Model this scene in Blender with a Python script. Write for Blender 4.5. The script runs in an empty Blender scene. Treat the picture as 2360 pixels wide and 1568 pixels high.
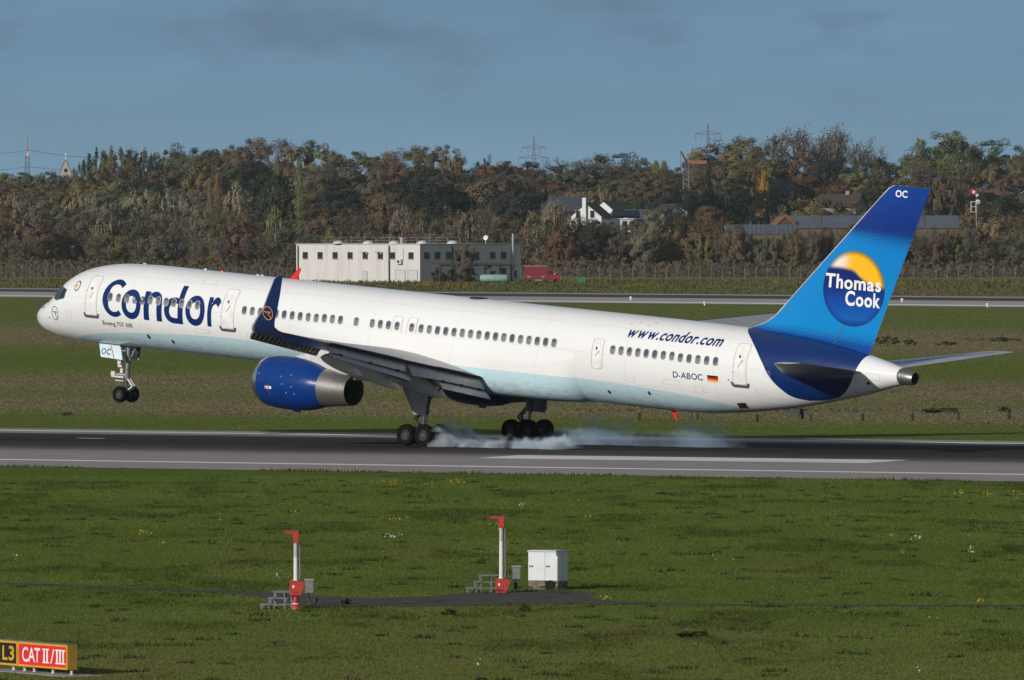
import bpy, bmesh, math, random
import numpy as np
from mathutils import Vector, Matrix
from mathutils.geometry import tessellate_polygon
random.seed(7); RNG = np.random.default_rng(7)
S = bpy.context.scene; COL = S.collection
R = math.radians

# ---------------------------------------------------------------- camera
F = 21700.0; HORIZON = 506.0; EYE = 10.5; CX = 1180.0; CY = 784.0      # photograph measured at 2360 px wide
PITCH = math.atan((CY - HORIZON) / F)
cam = bpy.data.cameras.new('camera'); cam_ob = bpy.data.objects.new('camera', cam); COL.objects.link(cam_ob)
cam.sensor_width = 36.0; cam.lens = 36.0 * F / 2360.0
cam.clip_start = 5.0; cam.clip_end = 30000.0
cam_ob.location = (0, 0, EYE); cam_ob.rotation_euler = (math.pi / 2 - PITCH, 0, 0)
S.camera = cam_ob

# ---------------------------------------------------------------- sky, sun, exposure
SUN_EL = R(18.5); SUN_DIR = Vector((-0.64 * math.cos(SUN_EL), -0.768 * math.cos(SUN_EL), math.sin(SUN_EL)))
W = bpy.data.worlds.new('World'); S.world = W; W.use_nodes = True
nt = W.node_tree; bg = nt.nodes['Background']
def wn(t, **k):
    n = nt.nodes.new(t)
    for a, b in k.items(): setattr(n, a, b)
    return n
def wl(a, b): nt.links.new(a, b)
sky = wn('ShaderNodeTexSky', sky_type='NISHITA'); sky.sun_disc = False
sky.sun_elevation = SUN_EL; sky.sun_rotation = math.atan2(SUN_DIR.x, SUN_DIR.y)
sky.air_density = 1.0; sky.dust_density = 0.4; sky.ozone_density = 3.0
tc = wn('ShaderNodeTexCoord'); sep = wn('ShaderNodeSeparateXYZ'); wl(tc.outputs['Generated'], sep.inputs[0])
# a bank of distant blue-grey cloud lies round the whole horizon, thinning out upwards
bank = wn('ShaderNodeMapRange'); bank.inputs[1].default_value = 0.03; bank.inputs[2].default_value = 0.20
bank.inputs[3].default_value = 1.0; bank.inputs[4].default_value = 0.0; wl(sep.outputs[2], bank.inputs[0])
hue = wn('ShaderNodeValToRGB'); wl(sep.outputs[2], hue.inputs[0])
e = hue.color_ramp.elements
e[0].position = 0.0; e[0].color = (1.80, 3.26, 4.45, 1)
e[1].position = 0.020; e[1].color = (1.46, 2.62, 3.80, 1)
mp = wn('ShaderNodeMapping'); mp.inputs['Scale'].default_value = (52, 52, 120); wl(tc.outputs['Generated'], mp.inputs[0])
nz = wn('ShaderNodeTexNoise'); nz.inputs['Scale'].default_value = 1.0; nz.inputs['Detail'].default_value = 5; nz.inputs['Roughness'].default_value = .55
wl(mp.outputs[0], nz.inputs['Vector'])
cl = wn('ShaderNodeMapRange'); cl.interpolation_type = 'SMOOTHSTEP'; cl.inputs[1].default_value = .47; cl.inputs[2].default_value = .70; cl.inputs[3].default_value = 0; cl.inputs[4].default_value = .70
wl(nz.outputs[0], cl.inputs[0])
mp2 = wn('ShaderNodeMapping'); mp2.inputs['Scale'].default_value = (16, 16, 110); mp2.inputs['Location'].default_value = (3, 0, 2); wl(tc.outputs['Generated'], mp2.inputs[0])
nz2 = wn('ShaderNodeTexNoise'); nz2.inputs['Scale'].default_value = 1.0; nz2.inputs['Detail'].default_value = 3; wl(mp2.outputs[0], nz2.inputs['Vector'])
v2 = wn('ShaderNodeMapRange'); v2.inputs[1].default_value = .3; v2.inputs[2].default_value = .7; v2.inputs[3].default_value = .93; v2.inputs[4].default_value = 1.07; wl(nz2.outputs[0], v2.inputs[0])
vs = wn('ShaderNodeVectorMath', operation='SCALE'); wl(hue.outputs[0], vs.inputs[0]); wl(v2.outputs[0], vs.inputs['Scale'])
up_ = wn('ShaderNodeMapRange'); up_.inputs[1].default_value = .009; up_.inputs[2].default_value = .020; up_.inputs[3].default_value = .12; up_.inputs[4].default_value = 1.0; wl(sep.outputs[2], up_.inputs[0])
clm = wn('ShaderNodeMath', operation='MULTIPLY'); wl(cl.outputs[0], clm.inputs[0]); wl(up_.outputs[0], clm.inputs[1])
cm = wn('ShaderNodeMixRGB'); wl(clm.outputs[0], cm.inputs[0]); wl(vs.outputs[0], cm.inputs[1]); cm.inputs[2].default_value = (1.15, 1.85, 2.80, 1)
# broken pale cloud overhead, all round
nz3 = wn('ShaderNodeTexNoise'); nz3.inputs['Scale'].default_value = 2.6; nz3.inputs['Detail'].default_value = 6; wl(tc.outputs['Generated'], nz3.inputs['Vector'])
cv = wn('ShaderNodeMapRange'); cv.interpolation_type = 'SMOOTHSTEP'; cv.inputs[1].default_value = .36; cv.inputs[2].default_value = .60; cv.inputs[3].default_value = .12; cv.inputs[4].default_value = .92; wl(nz3.outputs[0], cv.inputs[0])
cmx = wn('ShaderNodeMixRGB'); wl(cv.outputs[0], cmx.inputs[0]); wl(sky.outputs[0], cmx.inputs[1]); cmx.inputs[2].default_value = (2.15, 2.05, 1.95, 1)
mx = wn('ShaderNodeMixRGB'); wl(bank.outputs[0], mx.inputs[0]); wl(cmx.outputs[0], mx.inputs[1]); wl(cm.outputs[0], mx.inputs[2])
wl(mx.outputs[0], bg.inputs['Color']); bg.inputs['Strength'].default_value = 0.1

sun = bpy.data.lights.new('sun', 'SUN'); sun.energy = 3.45; sun.angle = R(0.53); sun.color = (1.0, 0.955, 0.885)
sun_ob = bpy.data.objects.new('sun', sun); COL.objects.link(sun_ob); sun_ob.location = (0, -60, 120)
sun_ob.rotation_euler = SUN_DIR.to_track_quat('Z', 'Y').to_euler()
vsn = S.view_settings; vsn.view_transform = 'Standard'; vsn.look = 'None'; vsn.exposure = 0; vsn.gamma = 1; vsn.use_curve_mapping = False
HAZE = .000032                               # per metre
S.cycles.max_bounces = 6; S.cycles.volume_bounces = 1; S.cycles.transparent_max_bounces = 16
S.cycles.volume_max_steps = 256; S.cycles.volume_step_rate = 1.0

# ---------------------------------------------------------------- helpers
def ray(u, v):
    a = (u - CX) / F; b = (CY - v) / F
    return Vector((a, math.cos(PITCH) + b * math.sin(PITCH), -math.sin(PITCH) + b * math.cos(PITCH)))
def at(u, v, z=0.0):                       # the point of the ground seen at u, v
    d = ray(u, v); t = (z - EYE) / d.z
    return Vector((d.x * t, d.y * t, z))
def far(u, v, Y):                          # the point seen at u, v that lies Y metres away
    d = ray(u, v); t = Y / d.y
    return Vector((d.x * t, Y, EYE + d.z * t))

def tag(o, label=None, cat=None, group=None, kind=None):
    if label: o['label'] = label
    if cat: o['category'] = cat
    if group: o['group'] = group
    if kind: o['kind'] = kind
    return o
def thing(name, label, cat, loc=(0, 0, 0), rz=0.0, group=None):
    o = bpy.data.objects.new(name, None); COL.objects.link(o); o.empty_display_size = .3
    o.location = loc; o.rotation_euler = (0, 0, rz)
    return tag(o, label, cat, group)
def kids(o): return [c for c in bpy.data.objects if c.parent is o]
def link(name, me, parent=None, loc=None):
    o = bpy.data.objects.new(name, me); COL.objects.link(o)
    if parent: o.parent = parent
    if loc is not None: o.location = loc
    return o
def clone(o, loc, parent=None):
    c = o.copy(); COL.objects.link(c); c.location = loc
    if parent: c.parent = parent
    return c

class MB:
    def __init__(s): s.v = []; s.f = []; s.m = []
    def add(s, vs, fs, mi=0):
        b = len(s.v); s.v += [tuple(p) for p in vs]
        for f in fs: s.f.append(tuple(i + b for i in f)); s.m.append(mi)
        return s
    def box(s, c, d, mi=0, rot=None):
        x, y, z = (k / 2 for k in d)
        vs = [Vector((sx * x, sy * y, sz * z)) for sx in (-1, 1) for sy in (-1, 1) for sz in (-1, 1)]
        if rot is not None: vs = [rot @ p for p in vs]
        vs = [p + Vector(c) for p in vs]
        return s.add(vs, [(0, 1, 3, 2), (4, 6, 7, 5), (0, 4, 5, 1), (2, 3, 7, 6), (0, 2, 6, 4), (1, 5, 7, 3)], mi)
    def tube(s, a, b, r0, r1=None, n=8, mi=0, caps=True):
        a = Vector(a); b = Vector(b); r1 = r0 if r1 is None else r1
        d = (b - a).normalized(); x = d.orthogonal().normalized(); y = d.cross(x)
        vs = []
        for p, r in ((a, r0), (b, r1)):
            vs += [p + (x * math.cos(t) + y * math.sin(t)) * r for t in (2 * math.pi * k / n for k in range(n))]
        fs = [(k, (k + 1) % n, n + (k + 1) % n, n + k) for k in range(n)]
        if caps: fs += [tuple(reversed(range(n))), tuple(range(n, 2 * n))]
        return s.add(vs, fs, mi)
    def path(s, pts, r, n=6, mi=0):
        for a, b in zip(pts, pts[1:]): s.tube(a, b, r, r, n, mi)
        return s
    def rings(s, rings, mi=0, close=True, caps=(True, True)):
        n = len(rings[0]); b = len(s.v); vs = [p for r in rings for p in r]; fs = []
        for i in range(len(rings) - 1):
            for k in range(n if close else n - 1):
                k2 = (k + 1) % n
                fs.append((i * n + k, i * n + k2, (i + 1) * n + k2, (i + 1) * n + k))
        if caps[0]: fs.append(tuple(reversed(range(n))))
        if caps[1]: fs.append(tuple(range((len(rings) - 1) * n, len(rings) * n)))
        return s.add(vs, fs, mi)
    def lathe(s, prof, o=(0, 0, 0), ax=(0, 0, 1), n=32, mi=0, caps=(False, False)):
        ax = Vector(ax).normalized(); x = ax.orthogonal().normalized(); y = ax.cross(x); o = Vector(o)
        rs = [[o + ax * h + (x * math.cos(t) + y * math.sin(t)) * r for t in (2 * math.pi * k / n for k in range(n))] for h, r in prof]
        return s.rings(rs, mi, True, caps)
    def prism(s, poly, off, mi=0):          # poly: 3-D points of a flat outline, off: extrusion
        off = Vector(off); n = len(poly); vs = [Vector(p) for p in poly] + [Vector(p) + off for p in poly]
        fs = [tuple(reversed(range(n))), tuple(range(n, 2 * n))] + [(k, (k + 1) % n, n + (k + 1) % n, n + k) for k in range(n)]
        return s.add(vs, fs, mi)
    def mesh(s, name, mats, smooth=False, fix=True):
        me = bpy.data.meshes.new(name); me.from_pydata(s.v, [], s.f)
        for m in (mats if isinstance(mats, (list, tuple)) else [mats]): me.materials.append(m)
        me.polygons.foreach_set('material_index', s.m)
        if fix:
            b = bmesh.new(); b.from_mesh(me); bmesh.ops.recalc_face_normals(b, faces=b.faces); b.to_mesh(me); b.free()
        if smooth:
            me.polygons.foreach_set('use_smooth', [True] * len(me.polygons))
            try: me.set_sharp_from_angle(angle=R(38))
            except Exception: pass
        me.update(); return me
    def build(s, name, mats, parent=None, smooth=False, loc=None, fix=True):
        return link(name, s.mesh(name, mats, smooth, fix), parent, loc)

class NT:                                  # small node-tree writer for materials
    def __init__(s, name, rough=.6, metal=0.0, spec=None):
        s.m = bpy.data.materials.new(name); s.m.use_nodes = True; s.t = s.m.node_tree
        s.p = s.t.nodes['Principled BSDF']; s.p.inputs['Roughness'].default_value = rough; s.p.inputs['Metallic'].default_value = metal
        if spec is not None: s.p.inputs['Specular IOR Level'].default_value = spec
        s.co = None
    def n(s, t, **k):
        n = s.t.nodes.new(t)
        for a, b in k.items(): setattr(n, a, b)
        return n
    def l(s, a, b): s.t.links.new(a, b); return s
    def obj(s):
        if s.co is None: s.co = s.n('ShaderNodeTexCoord')
        return s.co.outputs['Object']
    def xyz(s, vec=None):
        q = s.n('ShaderNodeSeparateXYZ'); s.l(vec or s.obj(), q.inputs[0]); return q.outputs
    def math(s, op, a, b=None, c=None):
        q = s.n('ShaderNodeMath', operation=op)
        for i, x in enumerate((a, b, c)):
            if x is None: continue
            if isinstance(x, (int, float)): q.inputs[i].default_value = x
            else: s.l(x, q.inputs[i])
        return q.outputs[0]
    def noise(s, scale, detail=3, rough=.5, vec=None, stretch=None, dist=0.0):
        q = s.n('ShaderNodeTexNoise'); q.inputs['Scale'].default_value = scale; q.inputs['Detail'].default_value = detail; q.inputs['Roughness'].default_value = rough; q.inputs['Distortion'].default_value = dist
        v = vec or s.obj()
        if stretch:
            m = s.n('ShaderNodeMapping'); m.inputs['Scale'].default_value = stretch; s.l(v, m.inputs[0]); v = m.outputs[0]
        s.l(v, q.inputs['Vector']); return q.outputs[0]
    def ramp(s, fac, stops, interp='LINEAR'):
        q = s.n('ShaderNodeValToRGB'); q.color_ramp.interpolation = interp; el = q.color_ramp.elements
        while len(el) < len(stops): el.new(.5)
        for k, (p, c) in enumerate(stops):
            el[k].position = p; el[k].color = (*c, 1) if len(c) == 3 else c
        s.l(fac, q.inputs[0]); return q.outputs[0]
    def rng(s, fac, a, b, c=0.0, d=1.0, smooth=False):
        q = s.n('ShaderNodeMapRange')
        if smooth: q.interpolation_type = 'SMOOTHSTEP'
        for i, x in enumerate((a, b, c, d)): q.inputs[i + 1].default_value = x
        s.l(fac, q.inputs[0]); return q.outputs[0]
    def mix(s, fac, a, b, mode='MIX'):
        q = s.n('ShaderNodeMixRGB', blend_type=mode)
        for i, x in enumerate((fac, a, b)):
            if isinstance(x, (int, float)): q.inputs[i].default_value = x
            elif isinstance(x, tuple): q.inputs[i].default_value = (*x, 1)
            else: s.l(x, q.inputs[i])
        return q.outputs[0]
    def curve(s, fac, pts):
        q = s.n('ShaderNodeFloatCurve'); c = q.mapping.curves[0]
        while len(c.points) < len(pts): c.points.new(.5, .5)
        for k, (x, y) in enumerate(pts): c.points[k].location = (x, y)
        q.mapping.update(); s.l(fac, q.inputs['Value']); return q.outputs[0]
    def bump(s, h, strength=.3, dist=.02):
        q = s.n('ShaderNodeBump'); q.inputs['Strength'].default_value = strength; q.inputs['Distance'].default_value = dist
        s.l(h, q.inputs['Height']); s.l(q.outputs[0], s.p.inputs['Normal'])
    def color(s, c):
        if isinstance(c, tuple): s.p.inputs['Base Color'].default_value = (*c, 1)
        else: s.l(c, s.p.inputs['Base Color'])
        return s
MATS = {}
def mat(name, col, rough=.6, metal=0.0, var=.12, scale=3.0, spec=None):
    if name in MATS: return MATS[name]
    t = NT(name, rough, metal, spec)
    f = t.noise(scale, 4, .6); a = tuple(c * (1 - var) for c in col); b = tuple(min(1, c * (1 + var)) for c in col)
    t.color(t.ramp(f, [(.3, a), (.7, b)])); MATS[name] = t.m
    return t.m

# font lettering: each letter from the built-in font, fitted into its own box
_glyph = {}
def glyph(ch, bold=0.0):
    k = (ch, bold)
    if k in _glyph: return _glyph[k]
    c = bpy.data.curves.new('glyph', 'FONT'); c.body = ch; c.offset = bold; c.resolution_u = 6; c.fill_mode = 'FRONT'
    o = bpy.data.objects.new('glyph', c); COL.objects.link(o)
    dg = bpy.context.evaluated_depsgraph_get(); me = bpy.data.meshes.new_from_object(o.evaluated_get(dg))
    v = [(p.co.x, p.co.y) for p in me.vertices]; f = [tuple(p.vertices) for p in me.polygons]
    bpy.data.objects.remove(o); bpy.data.curves.remove(c); bpy.data.meshes.remove(me)
    xs = [p[0] for p in v]; ys = [p[1] for p in v]
    _glyph[k] = (v, f, (min(xs), min(ys), max(xs), max(ys))); return _glyph[k]
def letters(items, bold, fn, cuts=None, cutx=None):
    """items: (char, x0, y0, x1, y1) boxes; fn(x, y) -> 3-D point. Returns an MB."""
    mb = MB(); b = bmesh.new()
    for ch, x0, y0, x1, y1 in items:
        v, f, (a0, b0, a1, b1) = glyph(ch, bold)
        vs = [b.verts.new((x0 + (p[0] - a0) / (a1 - a0) * (x1 - x0), y0 + (p[1] - b0) / (b1 - b0) * (y1 - y0), 0)) for p in v]
        for q in f:
            try: b.faces.new([vs[i] for i in q])
            except ValueError: pass
    for axis, lst in ((1, cuts or []), (0, cutx or [])):
        for y in lst:
            no = (0, 1, 0) if axis else (1, 0, 0); co = (0, y, 0) if axis else (y, 0, 0)
            bmesh.ops.bisect_plane(b, geom=b.verts[:] + b.edges[:] + b.faces[:], plane_co=co, plane_no=no)
    b.verts.index_update()
    mb.add([fn(p.co.x, p.co.y) for p in b.verts], [tuple(w.index for w in f.verts) for f in b.faces]); b.free()
    return mb
DESC = {'g': -.3, 'y': -.3, 'p': -.3}
def word(text, x0, x1, base, cap, bold=0.0, slant=0.0, xh=None):
    """boxes for a word set in the font's own proportions, squeezed into x0..x1, cap height base..cap"""
    c = bpy.data.curves.new('word', 'FONT'); c.body = 'H'
    items = []; x = 0.0; H = glyph('H', 0)[2][3]; out = []
    for ch in text:
        if ch == ' ': x += .28; continue
        g = glyph(ch, bold)[2]; w = g[2] - g[0]
        out.append((ch, x, g[1], x + w, g[3])); x += w + .075
    x -= .075; k = (x1 - x0) / x; h = (cap - base) / H
    bpy.data.curves.remove(c)
    return [(ch, x0 + a * k, base + b0 * h, x0 + c2 * k, base + b1 * h) for ch, a, b0, c2, b1 in out]

# ================================================================ THE SETTING
RW0 = at(1180, 1077.0); _a = at(0, 1059.7); _b = at(2360, 1094.6)
RDIR = (_b - _a).normalized(); RNRM = Vector((-RDIR.y, RDIR.x, 0)); RROT = math.atan2(RDIR.y, RDIR.x)
def rl(p): q = Vector(p) - RW0; return Vector((q.dot(RDIR), q.dot(RNRM), 0))     # world -> along / across the runway
def across(u, v): return rl(at(u, v)).y

def vnoise(x, y, seed=0):                  # smooth value noise on arrays
    xi = np.floor(x).astype(np.int64); yi = np.floor(y).astype(np.int64); fx = x - xi; fy = y - yi
    fx = fx * fx * (3 - 2 * fx); fy = fy * fy * (3 - 2 * fy)
    def hsh(a, b):
        h = (a * 374761393 + b * 668265263 + seed * 1274126177) & 0xffffffff
        h = ((h ^ (h >> 13)) * 1274126177) & 0xffffffff
        return ((h ^ (h >> 16)) & 0xffff) / 65535.0
    return (hsh(xi, yi) * (1 - fx) + hsh(xi + 1, yi) * fx) * (1 - fy) + (hsh(xi, yi + 1) * (1 - fx) + hsh(xi + 1, yi + 1) * fx) * fy
def fbm(x, y, seed=0, o=3):
    t = 0; a = .5; n = 0
    for k in range(o): t = t + a * vnoise(x * 2 ** k, y * 2 ** k, seed + k); n += a; a *= .5
    return t / n

# ---- ground
t = NT('field_grass', 1.0, spec=.0)
x, y, z = t.xyz()
GREEN = (.122, .162, .034); DEEP = (.104, .152, .029); OLIVE = (.165, .170, .055); DRY = (.205, .175, .095); BROWN = (.145, .120, .070)
yw = t.math('ADD', y, t.math('MULTIPLY', t.math('SUBTRACT', t.noise(.012, 3, .55, stretch=(.35, 1, 1)), .5), 16.0))
f = t.math('DIVIDE', t.math('ADD', yw, 260.0), 1000.0)
BANDS = [(1000, 0.0), (985, .0), (968, .22), (955, .92), (938, .95), (920, .45), (905, .85), (880, .80), (858, .10), (835, .0), (812, .3), (796, .9), (768, .85), (745, .15), (712, .15)]
lerp3 = lambda q: tuple(a * (1 - q) + b * q for a, b in zip(GREEN, DRY))
band = t.ramp(f, [(.0, GREEN), (.10, OLIVE), (.135, GREEN), (.20, DEEP), (.262, DEEP)] + [((rl(at(1180, v_)).y + 260) / 1000, lerp3(q_)) for v_, q_ in BANDS if (rl(at(1180, v_)).y + 260) / 1000 < .97] + [(.99, OLIVE)])
big = t.noise(.035, 5, .62); fine = t.noise(.6, 5, .7); mid = t.noise(.16, 4, .6, stretch=(.6, 1, 1))
c1 = t.mix(t.rng(mid, .42, .72, 0, .40), band, t.mix(.5, band, (.105, .085, .04)))
c2 = t.mix(t.rng(big, .5, .75, 0, .40), c1, t.mix(.55, c1, (.045, .075, .012)))
c3 = t.mix(1.0, c2, t.ramp(fine, [(.25, (.76, .77, .74)), (.5, (1, 1, 1)), (.8, (1.2, 1.18, 1.14))]), 'MULTIPLY')
t.color(c3); t.bump(t.noise(2.2, 4, .7), .9, .12)
gb = MB(); gy = [-800, -260, -160, -90, -30, 30, 120, 300, 500, 800, 1500, 4000, 12000]; gx = [-9000, -1500, -500, -200, 0, 200, 500, 1500, 9000]
gb.add([(a, b, 0) for b in gy for a in gx], [(j * 9 + i, j * 9 + i + 1, j * 9 + i + 10, j * 9 + i + 9) for j in range(12) for i in range(8)])
ground = gb.build('ground', t.m); ground.location = RW0; ground.rotation_euler = (0, 0, RROT); tag(ground, kind='structure')

# ---- near runway, 4 mm sheets one above the other
def strip(name, edges, m, z, kind='structure'):     # edges: along/across quads in runway coordinates
    mb = MB()
    for q in edges: mb.add([(p[0], p[1], z) for p in q], [(0, 1, 2, 3)])
    o = mb.build(name, m); o.location = RW0; o.rotation_euler = (0, 0, RROT); return tag(o, kind=kind)
yn = (across(0, 1076) + across(2360, 1111)) / 2; yf = (across(0, 989) + across(2360, 1015.5)) / 2
y_rub0 = (across(0, 1037) + across(2360, 1068)) / 2; y_rub1 = (across(0, 1000) + across(2360, 1028.5)) / 2
t = NT('runway_concrete', 1.0, spec=.04)
x, y, z = t.xyz()
base = t.ramp(t.noise(.35, 5, .65), [(.25, (.280, .254, .243)), (.75, (.345, .313, .299))])
st = t.noise(1.0, 5, .62, stretch=(.012, .9, 1)); st2 = t.noise(1.0, 4, .6, stretch=(.03, 2.6, 1))
yy = t.math('ADD', y, t.math('ADD', t.math('MULTIPLY', t.math('SUBTRACT', st, .5), 7.0), t.math('MULTIPLY', t.math('SUBTRACT', st2, .5), 9.0)))
st3 = t.noise(1.0, 4, .65, stretch=(.008, 3.4, 1)); base = t.mix(t.math('MULTIPLY', t.rng(st3, .52, .72), .35), base, (.12, .11, .105))
prof = t.curve(t.math('DIVIDE', t.math('SUBTRACT', yy, y_rub0 - 8), (y_rub1 + 2) - (y_rub0 - 8)), [(0, 0), (.12, .05), (.22, .30), (.34, .80), (.5, .93), (.62, .97), (.78, .95), (.90, .93), (.955, .80), (1, 0)])
amt = t.math('MULTIPLY', prof, t.rng(st2, .25, .6, .74, 1.04))
col = t.mix(amt, base, t.ramp(st2, [(.3, (.006, .006, .006)), (.75, (.020, .019, .019))]))
jx = t.math('LESS_THAN', t.math('ABSOLUTE', t.math('SUBTRACT', t.math('FRACT', t.math('DIVIDE', y, 7.5)), .5)), .004)
col = t.mix(t.math('MULTIPLY', jx, .35), col, (.06, .055, .05))
t.color(col)
runway = strip('runway', [[(-3000, yn), (3000, yn), (3000, yf), (-3000, yf)]], t.m, .010)
t = NT('marking_paint', .9, spec=.05); t.color(t.ramp(t.noise(1.0, 5, .7, stretch=(.15, 1.5, 1)), [(.24, (.55, .54, .53)), (.45, (.82, .81, .80))])); PAINT = t.m
t = NT('worn_paint', .9, spec=.05); t.color(t.ramp(t.noise(1.0, 5, .75, stretch=(.06, 2.2, 1)), [(.32, (.10, .10, .10)), (.43, (.66, .65, .64)), (.7, (.82, .81, .80))])); WORN = t.m
yw1 = (across(0, 1059.7) + across(2360, 1094.6)) / 2; yw2 = (across(0, 993) + across(2360, 1022.3)) / 2
strip('edge_line', [[(-3000, yw1 - .60), (3000, yw1 - .60), (3000, yw1 + .60), (-3000, yw1 + .60)]], PAINT, .014)
strip('edge_line', [[(-3000, yw2 - .60), (3000, yw2 - .60), (3000, yw2 + .60), (-3000, yw2 + .60)]], PAINT, .014)
am = [rl(at(*p)) for p in ((1096.6, 1056.8), (1996, 1068.3), (2096, 1061.2), (1196, 1050))]
strip('aiming_point_marking', [[(p.x, p.y) for p in am]], WORN, .014)
ym = across(210, 1011)
strip('centre_line', [[(rl(at(171, 1011)).x + k * 60 - 600, ym - .25), (rl(at(249, 1011)).x + k * 60 - 600, ym - .25), (rl(at(249, 1011)).x + k * 60 - 600, ym + .25), (rl(at(171, 1011)).x + k * 60 - 600, ym + .25)] for k in (10,)], WORN, .014)

# ---- second runway far behind
def gquad(name, pts, m, z, kind='structure', ext=1200):
    (a, b, c, d) = [at(*p) for p in pts]                # near-left, near-right, far-right, far-left
    e1 = (b - a).normalized(); e2 = (c - d).normalized()
    o0 = (a + b) / 2
    mb = MB().add([(p - o0) + Vector((0, 0, z)) for p in (a - e1 * ext, b + e1 * ext, c + e2 * ext, d - e2 * ext)], [(0, 1, 2, 3)])
    o = mb.build(name, m); o.location = o0; return tag(o, kind=kind)
t = NT('far_runway_concrete', 1.0, spec=.03); t.color(t.ramp(t.noise(.08, 4, .6), [(.3, (.36, .33, .315)), (.7, (.42, .39, .375))]))
gquad('second_runway', [(0, 684.5), (2360, 708.5), (2360, 685), (0, 664.5)], t.m, .010)
t = NT('far_rubber', 1.0, spec=.03); t.color(t.ramp(t.noise(.06, 4, .7, stretch=(.2, 1, 1)), [(.3, (.040, .038, .038)), (.7, (.12, .112, .11))]))
gquad('rubber_band', [(0, 672.5), (2360, 695), (2360, 687.5), (0, 666.5)], t.m, .014)
gquad('edge_line', [(0, 682.8), (2360, 706.6), (2360, 704.6), (0, 681)], PAINT, .014)

# ---- service path in the foreground
def gpoly(name, pts, m, z, kind='structure'):
    P = [at(*p) for p in pts]; o0 = sum(P, Vector()) / len(P)
    P = [p - o0 for p in P]; P = [Vector((p.x, p.y, z)) for p in P]
    tri = tessellate_polygon([P]); o = MB().add(P, tri).build(name, m); o.location = o0; return tag(o, kind=kind)
t = NT('old_asphalt', 1.0, spec=.05); t.color(t.ramp(t.noise(.9, 6, .7), [(.3, (.058, .050, .045)), (.55, (.095, .083, .076)), (.8, (.145, .125, .112))])); t.bump(t.noise(4, 4, .7), .5, .03); ASPH = t.m
PATH_T = [(-60, 1342), (120, 1347), (300, 1354), (470, 1359), (640, 1367), (735, 1374), (800, 1378), (900, 1379), (980, 1376), (1060, 1369), (1140, 1364), (1230, 1365), (1330, 1364), (1372, 1366), (1352, 1378), (1420, 1388), (1700, 1393), (2360, 1396), (2420, 1396)]
PATH_B = [(2420, 1399.5), (2360, 1399), (2000, 1398), (1700, 1396.5), (1400, 1394), (1250, 1393), (1100, 1397), (900, 1399), (760, 1399), (640, 1396), (600, 1377), (470, 1364.5), (300, 1358.5), (120, 1351.5), (-60, 1346.5)]
gpoly('service_path', PATH_T + PATH_B, ASPH, .012)

# ---- hill behind the airfield
def hill_h(x, y):
    a = min(1, max(0, (y - 1740) / 800)); a = a * a * (3 - 2 * a)
    return 15.5 * a + 1.2 * math.sin(x * .031 + y * .011) * a
t = NT('hill_soil', .95, spec=.05); t.color(t.ramp(t.noise(.05, 5, .65), [(.3, (.020, .019, .010)), (.55, (.034, .030, .017)), (.8, (.050, .043, .024))])); HILLM = t.m
hb = MB(); hx = [-700, -500, -350] + list(range(-260, 261, 20)) + [350, 500, 700]; hy = list(range(1735, 2700, 30)) + [2900, 3300, 4000]
nx = len(hx); hb.add([(a, b, hill_h(a, b) + (.02 if b > 1735 else -.3)) for b in hy for a in hx], [(j * nx + i, j * nx + i + 1, (j + 1) * nx + i + 1, (j + 1) * nx + i) for j in range(len(hy) - 1) for i in range(nx - 1)])
tag(hb.build('hill', HILLM, smooth=True), kind='structure')

# ================================================================ THE AIRLINER (x aft from the nose, y to the far side, z up from the cabin axis)
TH = R(41.2); AL = R(4.14)
AX = Vector((math.cos(AL) * math.cos(TH), -math.cos(AL) * math.sin(TH), -math.sin(AL))); AY = Vector((math.sin(TH), math.cos(TH), 0)); AZ = AX.cross(AY)
_L = at(976.6, 1000.1, .6); MID = _L + AY * 3.66
PORG = MID + AX * -28.5918 + AZ * 4.35
plane = thing('airliner', 'white airliner with blue tail touching down on the dark runway in smoke', 'airliner')
plane.matrix_world = Matrix(((AX.x, AY.x, AZ.x, PORG.x), (AX.y, AY.y, AZ.y, PORG.y), (AX.z, AY.z, AZ.z, PORG.z), (0, 0, 0, 1)))
plane.empty_display_size = 2

TAB = np.array([[0, -1.17, -1.19, .01], [.03, -1.07, -1.30, .10], [.1, -.97, -1.40, .19], [.25, -.83, -1.53, .34], [.5, -.65, -1.68, .57], [.8, -.48, -1.80, .80], [1.2, -.26, -1.91, 1.04], [1.6, -.02, -1.98, 1.22], [2.0, .32, -2.04, 1.37], [2.4, .72, -2.08, 1.49], [2.8, 1.02, -2.11, 1.58], [3.2, 1.23, -2.13, 1.65], [3.6, 1.39, -2.15, 1.71], [4.2, 1.55, -2.16, 1.77], [5, 1.70, -2.17, 1.83], [6, 1.81, -2.17, 1.865], [7, 1.85, -2.17, 1.88], [8, 1.88, -2.17, 1.88],
                [20, 1.88, -2.17, 1.88], [32, 1.88, -2.28, 1.88], [40, 1.88, -2.31, 1.88], [42.2, 1.87, -2.27, 1.85], [44, 1.85, -2.11, 1.77], [46, 1.80, -1.85, 1.62], [48, 1.70, -1.51, 1.40], [50, 1.48, -1.07, 1.12], [51.7, 1.17, -.65, .86], [53.15, .88, -.20, .58], [53.75, .74, -.03, .46]])
def prof(s):
    zt, zb, hw = (float(np.interp(s, TAB[:, 0], TAB[:, i])) for i in (1, 2, 3))
    return zt, zb, hw, zt - (zt - zb) * 1.88 / 4.05
def fus_y(s, z, off=0.0):                   # half width of the hull at station s, height z
    zt, zb, hw, zc = prof(s)
    h = (zt - zc) if z > zc else (zc - zb)
    return (hw + off) * math.sqrt(max(0, 1 - ((z - zc) / (h + off)) ** 2))
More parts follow.
